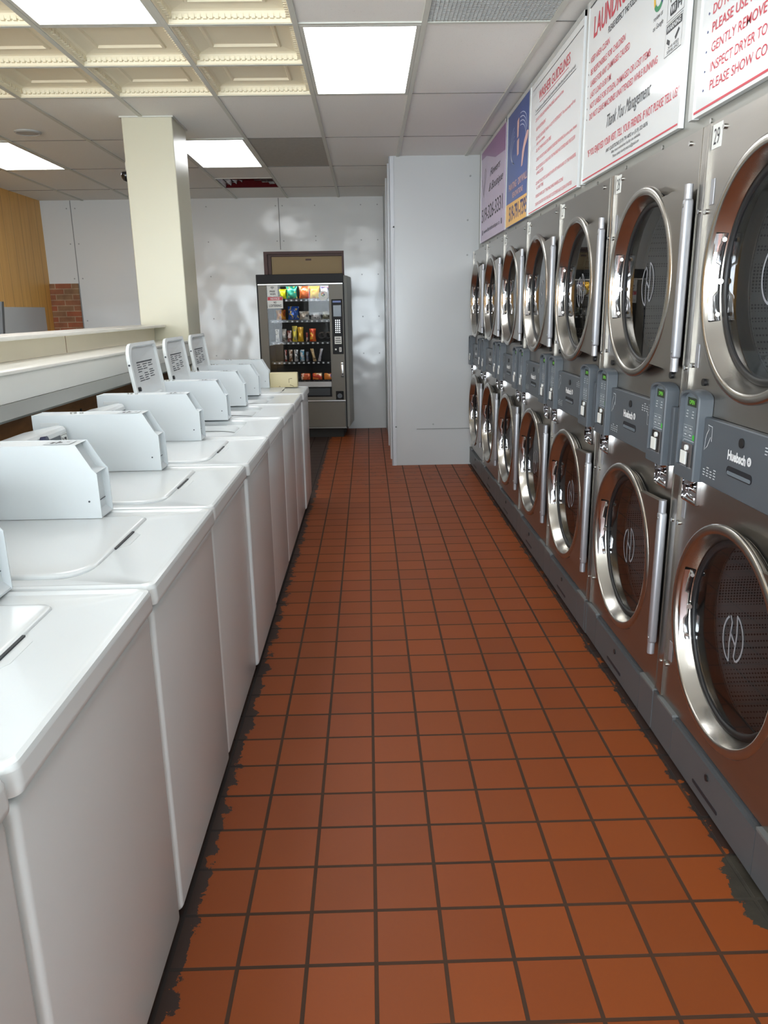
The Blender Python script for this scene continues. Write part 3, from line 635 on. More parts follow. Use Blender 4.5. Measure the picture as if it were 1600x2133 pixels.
def make_door(par, cz, name):
    cy = CY
    m = MB()
    # rolled outer lip and outside of the door shell
    m.lathe_x([(0.296, -0.003), (0.303, -0.006), (0.303, -0.009), (0.297, -0.012), (0.297, -0.014), (0.305, -0.017), (0.305, -0.020), (0.300, -0.023), (0.314, -0.026), (0.3205, -0.032), (0.3205, -0.039), (0.318, -0.0425), (0.313, -0.0445), (0.300, -0.0455), (0.2945, -0.044), (0.292, -0.040)], cy, cz)
    d = m.build(name, steel_ring, par, smooth=60)
    m = MB(); m.lathe_x([(0.292, -0.040), (0.285, -0.026), (0.278, -0.010), (0.273, 0.003)], cy, cz); m.build('inner_wall', steel_in, d, smooth=60)
    m = MB(); m.lathe_x([(0.2735, 0.001), (0.268, -0.003), (0.258, -0.003), (0.254, 0.003), (0.254, 0.012)], cy, cz); m.build('glass_gasket', black, d, smooth=60)
    m = MB(); m.lathe_x([(0.0, 0.003), (0.2545, 0.003)], cy, cz); m.build('glass', glass_door, d, smooth=0)
    m = MB(); m.lathe_x([(0.297, -0.001), (0.305, -0.009), (0.301, -0.010), (0.294, -0.003)], cy, cz); m.build('seal', black, d, smooth=60)
    # emblem : H within a split oval
    fn = wall_fn(0.0015, cy, cz)
    m = MB(); hw = 0.0065
    def arc(x0, x1, s_, off): return [(off + s_ * (0.062 * math.cos(a)), 0.078 * math.sin(a)) for a in [R(-68 + 136 * k / 16) for k in range(17)]]
    L_ = [(-0.056 * math.cos(R(a)), 0.070 * math.sin(R(a)) * 1.0 - 0.004) for a in range(-78, 60, 9)]
    Rr = [(0.056 * math.cos(R(a)), 0.070 * math.sin(R(a)) + 0.004) for a in range(-60, 79, 9)]
    stroke(m, L_, hw, fn); stroke(m, Rr, hw, fn)
    stroke(m, [(-0.024, 0.060), (-0.012, 0.045), (-0.018, -0.02), (-0.012, -0.072)], hw, fn); stroke(m, [(0.012, 0.074), (0.020, 0.02), (0.014, -0.048), (0.026, -0.058)], hw, fn)
    stroke(m, [(-0.018, 0.014), (0.018, -0.014)], hw * 1.2, fn)
    m.build('emblem', ink_emblem, d, smooth=0)
    # hinge plate and hinge bar on the near side
    m = MB(); m.prism([(cy - 0.368, cz - 0.272), (cy - 0.368, cz + 0.272), (cy - 0.18, cz + 0.262), (cy - 0.24, cz + 0.18), (cy - 0.293, cz + 0.06), (cy - 0.293, cz - 0.06), (cy - 0.24, cz - 0.18), (cy - 0.18, cz - 0.262)], 'x', -0.040, -0.018); m.build('hinge_plate', steel, d, smooth=0)
    m = MB(); hy = 0.018
    m.cyl((-0.028, hy, cz - 0.275), (-0.028, hy, cz + 0.275), 0.0125, 20)
    m.box(-0.042, -0.014, hy - 0.016, hy + 0.012, cz - 0.235, cz + 0.235, 0.009, 3)
    hb = m.build('hinge_bar', alu, d, smooth=40)
    for zz in (-0.215, 0.215): MB().cyl((-0.0415, hy - 0.002, cz + zz), (-0.044, hy - 0.002, cz + zz), 0.005, 10).build('screw', screw_m, hb)
    # chrome pull on the far side of the inner wall
    m = MB(); hh = 0.115; N = 14; vs = []; rw = 0.285
    for k in range(N + 1):
        s_ = -1 + 2 * k / N; z_ = cz + s_ * hh; bow = 1 - s_ * s_
        yw = cy + math.sqrt(rw ** 2 - (s_ * hh) ** 2)
        vs.append([(-0.034, yw + 0.004, z_), (-0.036 - 0.003 * bow, yw - 0.002 - 0.006 * bow, z_), (-0.031 - 0.002 * bow, yw - 0.005 - 0.009 * bow, z_), (-0.012, yw - 0.010 - 0.008 * bow, z_), (-0.005, yw - 0.011, z_)])
    m.rings(vs, closed=False)
    h_ = m.build('handle', chrome, d, smooth=50)
    for s_ in (-0.86, 0.86):
        yw = cy + math.sqrt(rw ** 2 - (s_ * hh) ** 2) - 0.014; MB().cyl((-0.012, yw, cz + s_ * hh), (-0.016, yw - 0.006, cz + s_ * hh), 0.006, 12).build('screw', screw_m, h_)
    MB().cyl((-0.006, cy + 0.268, cz - 0.01), (-0.010, cy + 0.262, cz - 0.01), 0.008, 14).build('screw', screw_m, h_)
    return d
def make_tower(par, yc, slope):
    """Control tower on the grey panel; yc centre in y."""
    hw = 0.070; za, zb = 0.972, 1.232
    arch = [(yc - hw, za), (yc - hw, zb - 0.02)] + [(yc + hw * math.sin(R(a)), zb - 0.02 + 0.024 * math.cos(R(a))) for a in range(-75, 76, 15)] + [(yc + hw, zb - 0.02), (yc + hw, za)]
    ia = [(yc + (p[0] - yc) * 0.84, min(max(p[1], za + 0.035), zb + 0.004) - (0.008 if p[1] > zb - 0.03 else 0)) for p in arch]
    m = MB()
    m.rings([[(0.009, *p) for p in arch], [(-0.030, *p) for p in arch], [(-0.034, yc + (p[0] - yc) * 0.96, p[1] - 0.001) for p in arch], [(-0.034, *p) for p in ia], [(-0.020, yc + (p[0] - yc) * 0.97, p[1]) for p in ia]], False, False)
    o = m.build('control_tower', panel_grey, par, smooth=30, loc=(-0.010, 0, 0))
    m = MB(); m.add([(-0.0205, yc + (p[0] - yc) * 0.99, p[1]) for p in ia], [tuple(range(len(ia)))]); m.build('tower_face', panel_face, o, smooth=0)
    fn = wall_fn(-0.0213, yc + hw * 0.84, 0)
    W2 = 2 * hw * 0.84
    m = MB(); rect2(m, 0.022, 0.085, 1.186, 1.212, fn); m.build('display', lcd_back, o, smooth=0)
    fn = wall_fn(-0.0219, yc + hw * 0.84, 0)
    m = MB()
    for a in (0.018, 0.058):
        for q in range(3): rect2(m, a + 0.002 * q, a + 0.016, 1.152 + 0.009 * q, 1.155 + 0.009 * q, fn)
    for r_ in range(2):
        for c_ in range(2): stroke(m, [(0.010 + c_ * 0.034, 1.092 + r_ * 0.020), (0.040 + c_ * 0.034, 1.092 + r_ * 0.020), (0.040 + c_ * 0.034, 1.108 + r_ * 0.020), (0.010 + c_ * 0.034, 1.108 + r_ * 0.020)], 0.0012, fn, True); rect2(m, 0.017 + c_ * 0.034, 0.033 + c_ * 0.034, 1.098 + r_ * 0.020, 1.102 + r_ * 0.020, fn)
    stroke(m, [(0.014, 0.992), (0.014, 1.080), (0.020, 1.084), (0.090, 1.084), (0.096, 1.080), (0.096, 0.992)], 0.0018, fn)
    m.build('printed_marks', ink_grey, o, smooth=0)
    m = MB(); m.box(-0.030, -0.0228, yc - 0.037, yc + 0.036, 0.992, 1.078, 0.002, 1); cs = m.build('coin_slide', chrome, o)
    m = MB(); m.box(-0.0325, -0.0302, yc - 0.004, yc + 0.035, 1.012, 1.052, 0.001, 1); m.cyl((-0.0302, yc - 0.001, 1.064), (-0.0335, yc - 0.001, 1.064), 0.0085, 14); m.build('coin_label', label_white, cs)
    m = MB(); m.box(-0.0312, -0.0301, yc - 0.020, yc - 0.0145, 0.998, 1.050); m.build('coin_slot', dark_gap, cs, smooth=0)
    m = MB(); rect2(m, 0.078, 0.094, 1.088, 1.104, wall_fn(-0.0223, yc + hw * 0.84, 0)); m.build('green_button', green_led, o, smooth=0)
    return o, (yc + hw * 0.84)
def make_dryer():
    t = thing('stacked_dryer', '', 'dryer', (FX, 0, 0), 0, 'stainless stacked dryers along the right wall')
    W = DW
    m = MB()
    plate_hole(m, 0.0, 0.004, W - 0.004, 1.166, 1.978, CY, ZU, 0.298)
    m.add([(0, 0.004, 1.978), (0, W - 0.004, 1.978), (0.70, W - 0.004, 1.978), (0.70, 0.004, 1.978)], [(0, 1, 2, 3)])
    for yy in (0.004, W - 0.004): m.add([(0, yy, 1.166), (0, yy, 1.978), (0.70, yy, 1.978), (0.70, yy, 1.166)], [(0, 1, 2, 3)])
    m.build('upper_front', steel, t, smooth=30)
    m = MB(); plate_hole(m, 0.0, 0.004, W - 0.004, 0.174, 0.974, CY, ZL, 0.298)
    for yy in (0.004, W - 0.004): m.add([(0, yy, 0.170), (0, yy, 0.974), (0.70, yy, 0.974), (0.70, yy, 0.170)], [(0, 1, 2, 3)])
    m.build('lower_front', steel, t, smooth=30)
    m = MB(); m.box(0.012, 0.70, 0.006, W - 0.006, 1.0, 1.14); m.box(0.66, 0.70, 0.006, W - 0.006, 0.03, 1.97); m.build('carcass', dark_gap, t, smooth=0)
    for cz in (ZU, ZL):
        m = MB(); m.lathe_x([(0.298, 0.0), (0.290, 0.006), (0.280, 0.010), (0.278, 0.075), (0.284, 0.085), (0.295, 0.088)], CY, cz); th = m.build('drum_throat', steel_in, t, smooth=50)
        m = MB(); m.lathe_x([(0.283, 0.088), (0.365, 0.10), (0.370, 0.60), (0.30, 0.62), (0.0, 0.62)], CY, cz); m.build('drum', m_drum, th, smooth=30)
    make_door(t, ZU, 'upper_door'); make_door(t, ZL, 'lower_door')
    # grey control band
    m = MB(); m.box(-0.012, 0.011, 0.003, W - 0.003, 0.975, 1.165, 0.003, 1); band = m.build('control_panel', panel_grey, t, smooth=0, loc=(-0.010, 0, 0))
    ff = wall_fn(-0.0132, W, 0)
    m = MB(); put_text(m, 'Huebsch', 0.100, 0.024, wall_fn(-0.0132, 0.476, 1.074), bold=0.045)
    m.add([( -0.0132, 0.358 + 0.011 * math.cos(2 * PI * k / 20), 1.087 + 0.012 * math.sin(2 * PI * k / 20)) for k in range(20)], [tuple(range(20))])
    m.build('maker_logo', ink_white, band, smooth=0)
    m = MB(); put_text(m, 'H', 0.008, 0.012, wall_fn(-0.0138, 0.362, 1.081), bold=0.02); m.build('logo_letter', panel_dark, band, smooth=0)
    m = MB()
    def arrow(y0, z0, s_):
        pts = [(0.0, 0.0), (0.004, 0.032), (0.008, 0.046), (0.020, 0.062), (0.013, 0.074), (0.040, 0.072), (0.042, 0.030), (0.034, 0.042), (0.018, 0.014)]
        stroke(m, [(y0 + s_ * p[0], z0 + s_ * p[1]) for p in pts], 0.0028, ff, True)
    arrow(0.200, 1.072, 1.0); arrow(0.652, 1.070, -1.0) if False else stroke(m, [(0.635 - p[0], 1.150 - p[1]) for p in [(0.0, 0.0), (0.004, 0.032), (0.008, 0.046), (0.020, 0.062), (0.013, 0.074), (0.040, 0.072), (0.042, 0.030), (0.034, 0.042), (0.018, 0.014)]], 0.0028, ff, True)
    for a0, z0 in ((0.205, 1.000), (0.535, 1.120)):
        for g in range(4):
            for q in range(3 + g % 2): rect2(m, a0 + g * 0.022, a0 + g * 0.022 + 0.012 + 0.003 * (q % 2), z0 + 0.008 * q, z0 + 0.008 * q + 0.0028, ff)
    m.build('printed_marks', ink_grey, band, smooth=0)
    m = MB(); m.cyl((-0.0125, 0.405, 1.128), (-0.016, 0.405, 1.128), 0.013, 20); m.build('key_lock', black, band)
    m = MB(); m.prism(rr2(0.335, 0.475, 1.030, 1.056, 0.012), 'x', -0.0134, -0.0124); m.build('pull_slot', slot_dark, band, smooth=0)
    m = MB(); m.prism(rr2(0.340, 0.470, 1.033, 1.043, 0.005), 'x', -0.0142, -0.0135); m.build('slot_lip', panel_face, band, smooth=0)
    o1, e1 = make_tower(t, W - 0.115, 0)
    o2, e2 = make_tower(t, 0.095, 0)
    for o, e in ((o1, e1), (o2, e2)):
        m = MB(); put_text(m, 'OPEN', 0.036, 0.012, wall_fn(-0.0219, e - 0.036, 1.193)); m.build('display_text', lcd, o, smooth=0)
    for yy in (0.095, W - 0.115): MB().cyl((0.0, yy, 1.258), (-0.008, yy, 1.258), 0.011, 20).build('door_stop', black, t)
    # chrome coin returns under the panel
    for yy in (0.098, W - 0.098):
        m = MB()
        ro = rr2(yy - 0.056, yy + 0.056, 0.888, 0.970, 0.004); ri_ = rr2(yy - 0.050, yy + 0.050, 0.894, 0.965, 0.004)
        m.rings([[(0.0, *p) for p in ro], [(-0.012, *p) for p in ro], [(-0.013, *p) for p in ri_], [(-0.008, *p) for p in ri_], [(-0.002, yy + (p[0] - yy) * 0.75, 0.927 + (p[1] - 0.927) * 0.55) for p in ri_]], False, True)
        cr = m.build('coin_return', chrome, t, smooth=30)
        m = MB(); m.cyl((-0.002, yy + 0.006, 0.935), (-0.020, yy + 0.008, 0.932), 0.011, 16); m.cyl((-0.020, yy + 0.008, 0.932), (-0.024, yy + 0.008, 0.932), 0.013, 16); m.box(-0.012, -0.002, yy - 0.048, yy + 0.0, 0.928, 0.937, 0.003, 2); m.box(-0.010, -0.002, yy - 0.03, yy + 0.03, 0.898, 0.910, 0.004, 2); m.build('return_knob', chrome, cr)
    # kick plate
    m = MB(); m.box(-0.014, 0.02, 0.133, 0.681, 0.022, 0.156); kp = m.build('lint_panel', kick_grey, t, smooth=0)
    m = MB(); m.cyl((-0.0145, 0.415, 0.122), (-0.018, 0.415, 0.122), 0.010, 18); m.build('panel_lock', black, kp)
    m = MB(); m.prism(rr2(0.335, 0.505, 0.050, 0.062, 0.006), 'x', -0.0152, -0.0138); m.build('pull_slot', slot_dark, kp, smooth=0)
    m = MB()
    for a, b_ in ((0.002, 0.130), (0.684, W - 0.002)): m.box(-0.014, 0.02, a, b_, 0.022, 0.166)
    m.box(-0.004, 0.02, 0.130, 0.684, 0.156, 0.166)
    m.build('kick_plate', kick_grey, t, smooth=0)
    for a, b_ in ((0.002, 0.130), (0.684, W - 0.002)): MB().box(-0.016, 0.02, a, b_, 0.166, 0.174).build('kick_ledge', ledge_grey, t, smooth=0)
    m = MB(); m.box(0.02, 0.6, 0.01, W - 0.01, 0.0, 0.15); m.build('base', dark_gap, t, smooth=0)
    for za_, zb_ in ((1.170, 1.976), (0.178, 0.972)):
        for ya_, yb_ in ((W - 0.012, W - 0.002), (0.002, 0.006)): MB().box(-0.008, 0.0, ya_, yb_, za_, zb_).build('edge_flange', steel, t, smooth=0)
    # screws, strike plates
    for yy, zz in [(W - 0.020, z_) for z_ in (1.30, 1.74, 0.30, 0.80)] + [(0.10, 1.952), (W - 0.09, 1.952)]:
        MB().cyl((0.001, yy, zz), (-0.006, yy, zz), 0.007, 12).build('screw', screw_m, t)
    for zz in (1.79, 1.33, 0.86, 0.36): MB().box(-0.003, 0.0, W - 0.060, W - 0.036, zz - 0.035, zz + 0.035, 0.001, 1).build('strike_plate', alu, t, smooth=0)
    # number tag backing
    m = MB(); m.box(-0.0012, 0.0, W - 0.074, W - 0.014, 1.905, 1.970); m.build('number_tag', label_white, t, smooth=0)
    return t
dproto = make_dryer()
dl = {29: 'stainless stacked dryer numbered 29, the nearest one, cut by the right edge', 28: 'stainless stacked dryer numbered 28, second from the right edge', 27: 'stainless stacked dryer third from the right edge, numbered 27',
      26: 'fourth stainless stacked dryer from the right edge, under the washer guidelines sign', 25: 'third stainless stacked dryer counted from the white wall box', 24: 'second stainless stacked dryer from the white wall box', 23: 'farthest stainless stacked dryer, touching the white wall box'}
dry = [dproto] + [copy_tree(dproto) for _ in range(6)]
for k, o in enumerate(dry):
    num = 29 - k; gap = SE[k + 1] - SE[k]
    o.location = (FX if k < 2 else FX - 0.004, SE[k + 1] - DW if k < 3 else SE[k], 0); o['label'] = dl[num]
    if k >= 3: o.scale = (1, gap / DW, 1)
    m = MB(); put_text(m, str(num), 0.036, 0.042, wall_fn(-0.0018, DW - 0.026, 1.916)); m.build('number_print', ink_black, o, smooth=0)
    if k < 3:
        g0 = -(gap - DW)
        m = MB(); m.box(-0.006, 0.02, g0 + 0.0015, 0.001, 0.178, 1.976, 0.002, 1); m.build('filler_strip', steel, o, smooth=0)
        m = MB(); m.box(-0.012, 0.02, g0 + 0.0015, 0.001, 0.02, 0.170); m.build('filler_base', kick_grey, o, smooth=0)
        for zz in (1.29, 1.745, 0.295, 0.80): MB().cyl((-0.005, g0 / 2, zz), (-0.011, g0 / 2, zz), 0.0065, 12).build('screw', screw_m, o)
# stack that would continue nearer the camera
d0 = copy_tree(dproto); d0.location = (FX, SE[0] - 0.83, 0); d0['label'] = 'stainless stacked dryer beyond the right edge of the view, nearer than number 29'
for ch in list(d0.children):
    if ch.name.startswith(('number_print', 'filler')) : bpy.data.objects.remove(ch)

# bulkhead rivets and joint
m = MB()
for k in range(16):
    y = 1.3 + 0.38 * k; m.cyl((XR, y, 2.005), (XR - 0.005, y, 2.005), 0.007, 10)
for y in (6.95, 5.86, 4.99, 3.80, 2.60):
    for z in (2.12, 2.5): m.cyl((XR, y, z), (XR - 0.004, y, z), 0.006, 10)
struct(m.build('trim_7', screw_m))

# ================================================================== SIGNS
SX = 1.015
def sign(name, label, y_far, y_near, z0, z1, base, depth=0.018):
    t = thing(name, label, 'sign', (SX, y_far, z0), 0, 'signs over the dryers')
    W = y_far - y_near; H = z1 - z0
    m = MB(); m.box(0.0, depth, -W, 0, 0, H); b_ = m.build('board', base, t, smooth=0)
    m = MB(); m.box(-0.004, depth, -0.028, 0.002, -0.002, H); m.box(-0.003, depth, -W, -0.028, H - 0.025, H); m.build('frame', alu_frame, t, smooth=0)
    return t, b_, W, H
def lines(t, name, mt, items, z0, x=-0.0012):
    m = MB()
    for it in items:
        txt, ya, yb, z, h = it[:5]; kw = it[5] if len(it) > 5 else {}
        put_text(m, txt, ya - yb, h, wall_fn(x, ya - t.location.y, z - z0), **kw)
    return m.build(name, mt, t, smooth=0)
def hline(m, t, ya, yb, z, th, z0, x=-0.0012): m.add([(x, ya - t.location.y, z - z0), (x, yb - t.location.y, z - z0), (x, yb - t.location.y, z - z0 + th), (x, ya - t.location.y, z - z0 + th)], [(0, 1, 2, 3)])
z0 = 2.030
t, bd, W, H = sign('laundromat_rules_sign', 'large white rules sign with red capitals ending in Thank You Management', 3.805, 2.650, z0, 2.775, sign_white)
lines(bd, 'red_lettering', ink_red, [], z0) if False else None
bd_loc = t.location.copy()
def LB(parent, name, mt, items, x=-0.0012):
    m = MB()
    for it in items:
        txt, ya, yb, z, h = it[:5]; kw = it[5] if len(it) > 5 else {}
        put_text(m, txt, ya - yb, h, wall_fn(x, ya - t.location.y, z - z0), **kw)
    return m.build(name, mt, parent, smooth=0)
RED = [('LAUNDROMAT RULES', 3.695, 2.78, 2.609, 0.080, dict(bold=0.02)), ('KEEP AREA CLEAN', 3.72, 3.455, 2.516, 0.024), ('BE RESPONSIBLE FOR CHILDREN', 3.712, 3.25, 2.466, 0.024), ('LIABLE FOR ANY DAMAGES CAUSED', 3.709, 3.19, 2.419, 0.024),
       ('LAST LOAD 8:30 P.M.', 3.703, 3.404, 2.372, 0.024), ('NOT LIABLE FOR STOLEN, DAMAGED OR LOST ITEMS', 3.70, 2.955, 2.327, 0.024), ('DO NOT LEAVE MACHINES UNATTENDED WHILE RUNNING', 3.70, 2.88, 2.283, 0.024),
       ('"IF YOU ENJOYED YOUR VISIT, TELL YOUR FRIENDS. IF NOT PLEASE TELL US!"', 3.70, 2.662, 2.130, 0.028)]
m = MB()
for it in RED:
    kw = it[5] if len(it) > 5 else dict(bold=0.008)
    put_text(m, it[0], it[1] - it[2], it[4], wall_fn(-0.0012, it[1] - 3.805, it[3] - z0), **kw)
hline(m, t, 3.765, 2.655, 2.040, 0.006, z0)
m.build('red_lettering', ink_red, bd, smooth=0)
m = MB()
for it in [('PLEASE RESPECT THE FOLLOWING RULES', 3.48, 2.98, 2.560, 0.024, dict(bold=0.012)), ('Thank You Management', 3.436, 2.925, 2.197, 0.048, dict(shear=0.55)), ('ANY QUESTIONS (519) 791-4092 or (519) 322-0076', 3.422, 2.935, 2.100, 0.014, dict(bold=0.006)),
           ('After hours wheelchair facility use available.', 3.347, 3.005, 2.082, 0.012), ('Please contact laundry.mart.ca@gmail.com', 3.325, 3.02, 2.063, 0.012), ('review us', 2.945, 2.86, 2.425, 0.016), ('on Google', 2.945, 2.85, 2.395, 0.016)]:
    kw = it[5] if len(it) > 5 else {}
    put_text(m, it[0], it[1] - it[2], it[4], wall_fn(-0.0012, it[1] - 3.805, it[3] - z0), **kw)
for z in (2.528, 2.478, 2.431, 2.384, 2.339, 2.295): rect2(m, 3.805 - 3.748, 3.805 - 3.742, z - z0 - 0.003, z - z0 + 0.003, wall_fn(-0.0012, 0, 0))
hline(m, t, 3.765, 2.655, 2.745, 0.004, z0)
# wifi box and warning box outlines
Y = lambda y: 3.805 - y
fnS = wall_fn(-0.0012, 0, 0)
stroke(m, [(Y(2.815), 2.382 - z0), (Y(2.675), 2.382 - z0), (Y(2.675), 2.53 - z0), (Y(2.815), 2.53 - z0)], 0.002, fnS, True)
stroke(m, [(Y(2.818), 2.278 - z0), (Y(2.678), 2.278 - z0), (Y(2.678), 2.374 - z0), (Y(2.818), 2.374 - z0)], 0.002, fnS, True)
rect2(m, Y(2.812), Y(2.684), 2.346 - z0, 2.369 - z0, fnS)
put_text(m, 'FREE', 0.10, 0.022, wall_fn(-0.0012, 2.795 - 3.805, 2.435 - z0), bold=0.02); poly2(m, [(p[0], p[1]) for p in rr2(Y(2.79), Y(2.735), 2.392 - z0, 2.425 - z0, 0.008)], fnS)
put_text(m, 'Fi', 0.032, 0.024, wall_fn(-0.0012, 2.728 - 3.805, 2.397 - z0), bold=0.02)
for k, (rr_, a0) in enumerate(((0.010, 40), (0.020, 40), (0.030, 40))): stroke(m, [(Y(2.745) + rr_ * math.cos(R(a)), 2.480 - z0 + rr_ * math.sin(R(a))) for a in range(a0, 181 - a0, 10)], 0.004, fnS)
# cameras drawn on the warning
poly2(m, [(Y(2.80), 2.330 - z0), (Y(2.775), 2.318 - z0), (Y(2.780), 2.305 - z0), (Y(2.805), 2.318 - z0)], fnS); poly2(m, [(Y(2.735), 2.318 - z0), (Y(2.705), 2.338 - z0), (Y(2.698), 2.330 - z0), (Y(2.728), 2.308 - z0)], fnS)
put_text(m, '24 HR VIDEO', 0.09, 0.009, wall_fn(-0.0012, 2.790 - 3.805, 2.295 - z0)); put_text(m, 'SURVEILLANCE', 0.10, 0.009, wall_fn(-0.0012, 2.797 - 3.805, 2.283 - z0))
m.build('black_lettering', ink_black, bd, smooth=0)
m = MB(); put_text(m, 'WARNING', 0.115, 0.015, wall_fn(-0.0018, 2.806 - 3.805, 2.350 - z0), bold=0.02); put_text(m, 'Wi', 0.042, 0.022, wall_fn(-0.0018, 2.785 - 3.805, 2.398 - z0), bold=0.02); m.build('white_lettering', ink_white, bd, smooth=0)
def gring(cy_, cz_, r_, wd, parent, x=-0.0012, fnb=None):
    for nm, mt, a0, a1 in (('logo_red', ink_red, 45, 150), ('logo_yellow', ink_yellow, 150, 215), ('logo_green', ink_green, 215, 315), ('logo_blue', ink_blue, 315, 362)):
        m = MB(); f2 = fnb or wall_fn(x, cy_, cz_); stroke(m, [(r_ * math.cos(R(a)), r_ * math.sin(R(a))) for a in range(a0, a1 + 1, 5)], wd, f2)
        if nm == 'logo_blue': rect2(m, 0.0, r_ + wd / 2, -wd / 2, wd / 2, f2)
        m.build(nm, mt, parent, smooth=0)
gring(2.905 - 3.805, 2.495 - z0, 0.040, 0.016, bd)
# dryer sign
t, bd, W, H = sign('dryer_guidelines_sign', 'white dryer rules sign at the right edge with glare and a red bottom line', 2.560, 1.34, z0, 2.775, sign_white)
m = MB(); Q_ = 2.560
for s_, ya, yb, z in (('DO NOT OPEN DRYER DOORS WHILE RUNNING', 2.448, 1.60, 2.286), ('PLEASE USE PROPER HEAT SETTINGS', 2.445, 1.75, 2.238), ('GENTLY REMOVE LINT BEFORE DRYER IS ON', 2.440, 1.62, 2.185), ('INSPECT DRYER TO ENSURE ALL OF YOUR LAUNDRY IS OUT', 2.436, 1.42, 2.133), ('PLEASE SHOW COURTESY FOR THE NEXT CUSTOMER', 2.430, 1.45, 2.084),
                     ('DRYER GUIDELINES', 2.25, 1.65, 2.62)):
    put_text(m, s_, ya - yb, 0.026 if z < 2.5 else 0.06, wall_fn(-0.0012, ya - Q_, z - z0), bold=0.01)
hline(m, t, 2.53, 1.36, 2.040, 0.007, z0)
m.build('red_lettering', ink_red, bd, smooth=0)
m = MB()
for z in (2.296, 2.248, 2.196, 2.144, 2.094): poly2(m, [(Q_ - 2.474 + 0.004 * math.cos(k), z - z0 + 0.004 * math.sin(k)) for k in [i * PI / 4 for i in range(8)]], wall_fn(-0.0012, 0, 0))
m.build('bullet', ink_blue, bd, smooth=0)
# washer sign
t, bd, W, H = sign('washer_guidelines_sign', 'white sign headed Washer Guidelines with lines of small red text', 5.035, 3.862, z0, 2.775, sign_white)
m = MB(); Q_ = 5.035
def wt(s_, ya, yb, z, h, **kw): put_text(m, s_, ya - yb, h, wall_fn(-0.0012, ya - Q_, z - z0), **kw)
wt('WASHER GUIDELINES', 4.785, 4.092, 2.627, 0.048, bold=0.01)
for s_, ya, yb, z in (('- DO NOT OVERLOAD WASHING MACHINES. Loads must be loose.', 4.86, 4.195, 2.524), ('- USE HE DETERGENT', 4.845, 4.583, 2.473), ('- DO NOT USE MORE THAN 1/4 CUP OF DETERGENT. Too much soap will not', 4.835, 3.958, 2.422), ('clean your clothes.', 4.811, 4.590, 2.394),
                      ('- DO NOT WASH RUGS OR TIRES', 4.825, 4.44, 2.356), ('- CHECK POCKETS AND GARMENTS BEFORE WASHING for coins, pens, tissues', 4.815, 3.913, 2.304), ('- DO NOT REMOVE CLOTHES UNTIL THE MACHINE HAS STOPPED AND THE DOOR', 4.808, 3.935, 2.257), ('UNLOCKS', 4.783, 4.604, 2.229),
                      ('- DO NOT PLACE PETS, BLANKETS WITH PET HAIR IN ANY OF THE WASHERS', 4.800, 3.905, 2.174), ('AT ANY TIME', 4.769, 4.590, 2.147), ('- PLEASE WIPE OUT THE MACHINE WHEN DONE', 4.800, 4.135, 2.102), ('- SHOW COURTESY FOR THE NEXT CUSTOMER AND CLEAN UP AFTER', 4.800, 3.96, 2.058)):
    wt(s_, ya, yb, z, 0.018)
hline(m, t, 4.76, 4.12, 2.612, 0.003, z0); hline(m, t, 4.97, 3.868, 2.035, 0.005, z0)
m.build('red_lettering', ink_red, bd, smooth=0)
m = MB(); wt('To ensure that your clothes are cleaned properly please follow these guidelines for each wash', 4.865, 3.985, 2.577, 0.017); hline(m, t, 4.865, 3.975, 2.566, 0.003, z0); hline(m, t, 4.95, 3.868, 2.712, 0.003, z0); m.build('black_lettering', ink_black, bd, smooth=0)
# blue sign
t, bd, W, H = sign('blue_advert_sign', 'narrow dark blue advertising sign with a yellow phone number band', 5.805, 5.040, z0, 2.775, sign_blue)
Q_ = 5.805; FB = wall_fn(-0.0014, -Q_ * 0 , -z0)
def yfn(x): return lambda y, z: (x, y - Q_, z - z0)
m = MB(); poly2(m, [(5.775, 2.032), (5.04, 2.032), (5.04, 2.172), (5.775, 2.182)], yfn(-0.0008)); m.build('yellow_band', sign_yellow, bd, smooth=0)
m = MB(); put_text(m, '519-791-7395', 0.61, 0.092, wall_fn(-0.0016, 5.650 - Q_, 2.062 - z0), bold=0.02); m.build('phone_number', ink_blue, bd, smooth=0)
m = MB(); put_text(m, 'PAINTING · DRYWALL', 0.615, 0.042, wall_fn(-0.0012, 5.680 - Q_, 2.262 - z0), bold=0.015); put_text(m, 'RENOVATIONS', 0.36, 0.034, wall_fn(-0.0012, 5.545 - Q_, 2.204 - z0), bold=0.015)
poly2(m, [(5.43, 2.66), (5.36, 2.67), (5.375, 2.56), (5.42, 2.555)], yfn(-0.0012)); poly2(m, [(5.42, 2.54), (5.35, 2.545), (5.355, 2.45), (5.41, 2.445)], yfn(-0.0012))
m.build('peach_lettering', ink_peach, bd, smooth=0); m = MB(); poly2(m, [(5.10, 2.54), (5.05, 2.53), (5.08, 2.49), (5.16, 2.45), (5.22, 2.36), (5.26, 2.355), (5.24, 2.44), (5.18, 2.50)], yfn(-0.0012)); m.build('figure_drawing', ink_peach, bd, smooth=0)
m = MB()
for k in range(4):
    stroke(m, [(5.33 - 0.006 * 0 - (0.17 - 0.012 * k) * math.sin(R(a)) * 1.35, 2.57 - 0.012 * k + (0.115 - 0.012 * k) * math.cos(R(a))) for a in range(0, 100, 8)], 0.005, yfn(-0.0012))
    stroke(m, [(5.46 + (0.20 - 0.02 * k) * math.sin(R(a)), 2.53 - 0.014 * k + (0.12 - 0.014 * k) * math.cos(R(a))) for a in range(20, 170, 8)], 0.005, yfn(-0.0012))
m.build('swirl_drawing', ink_sky, bd, smooth=0)
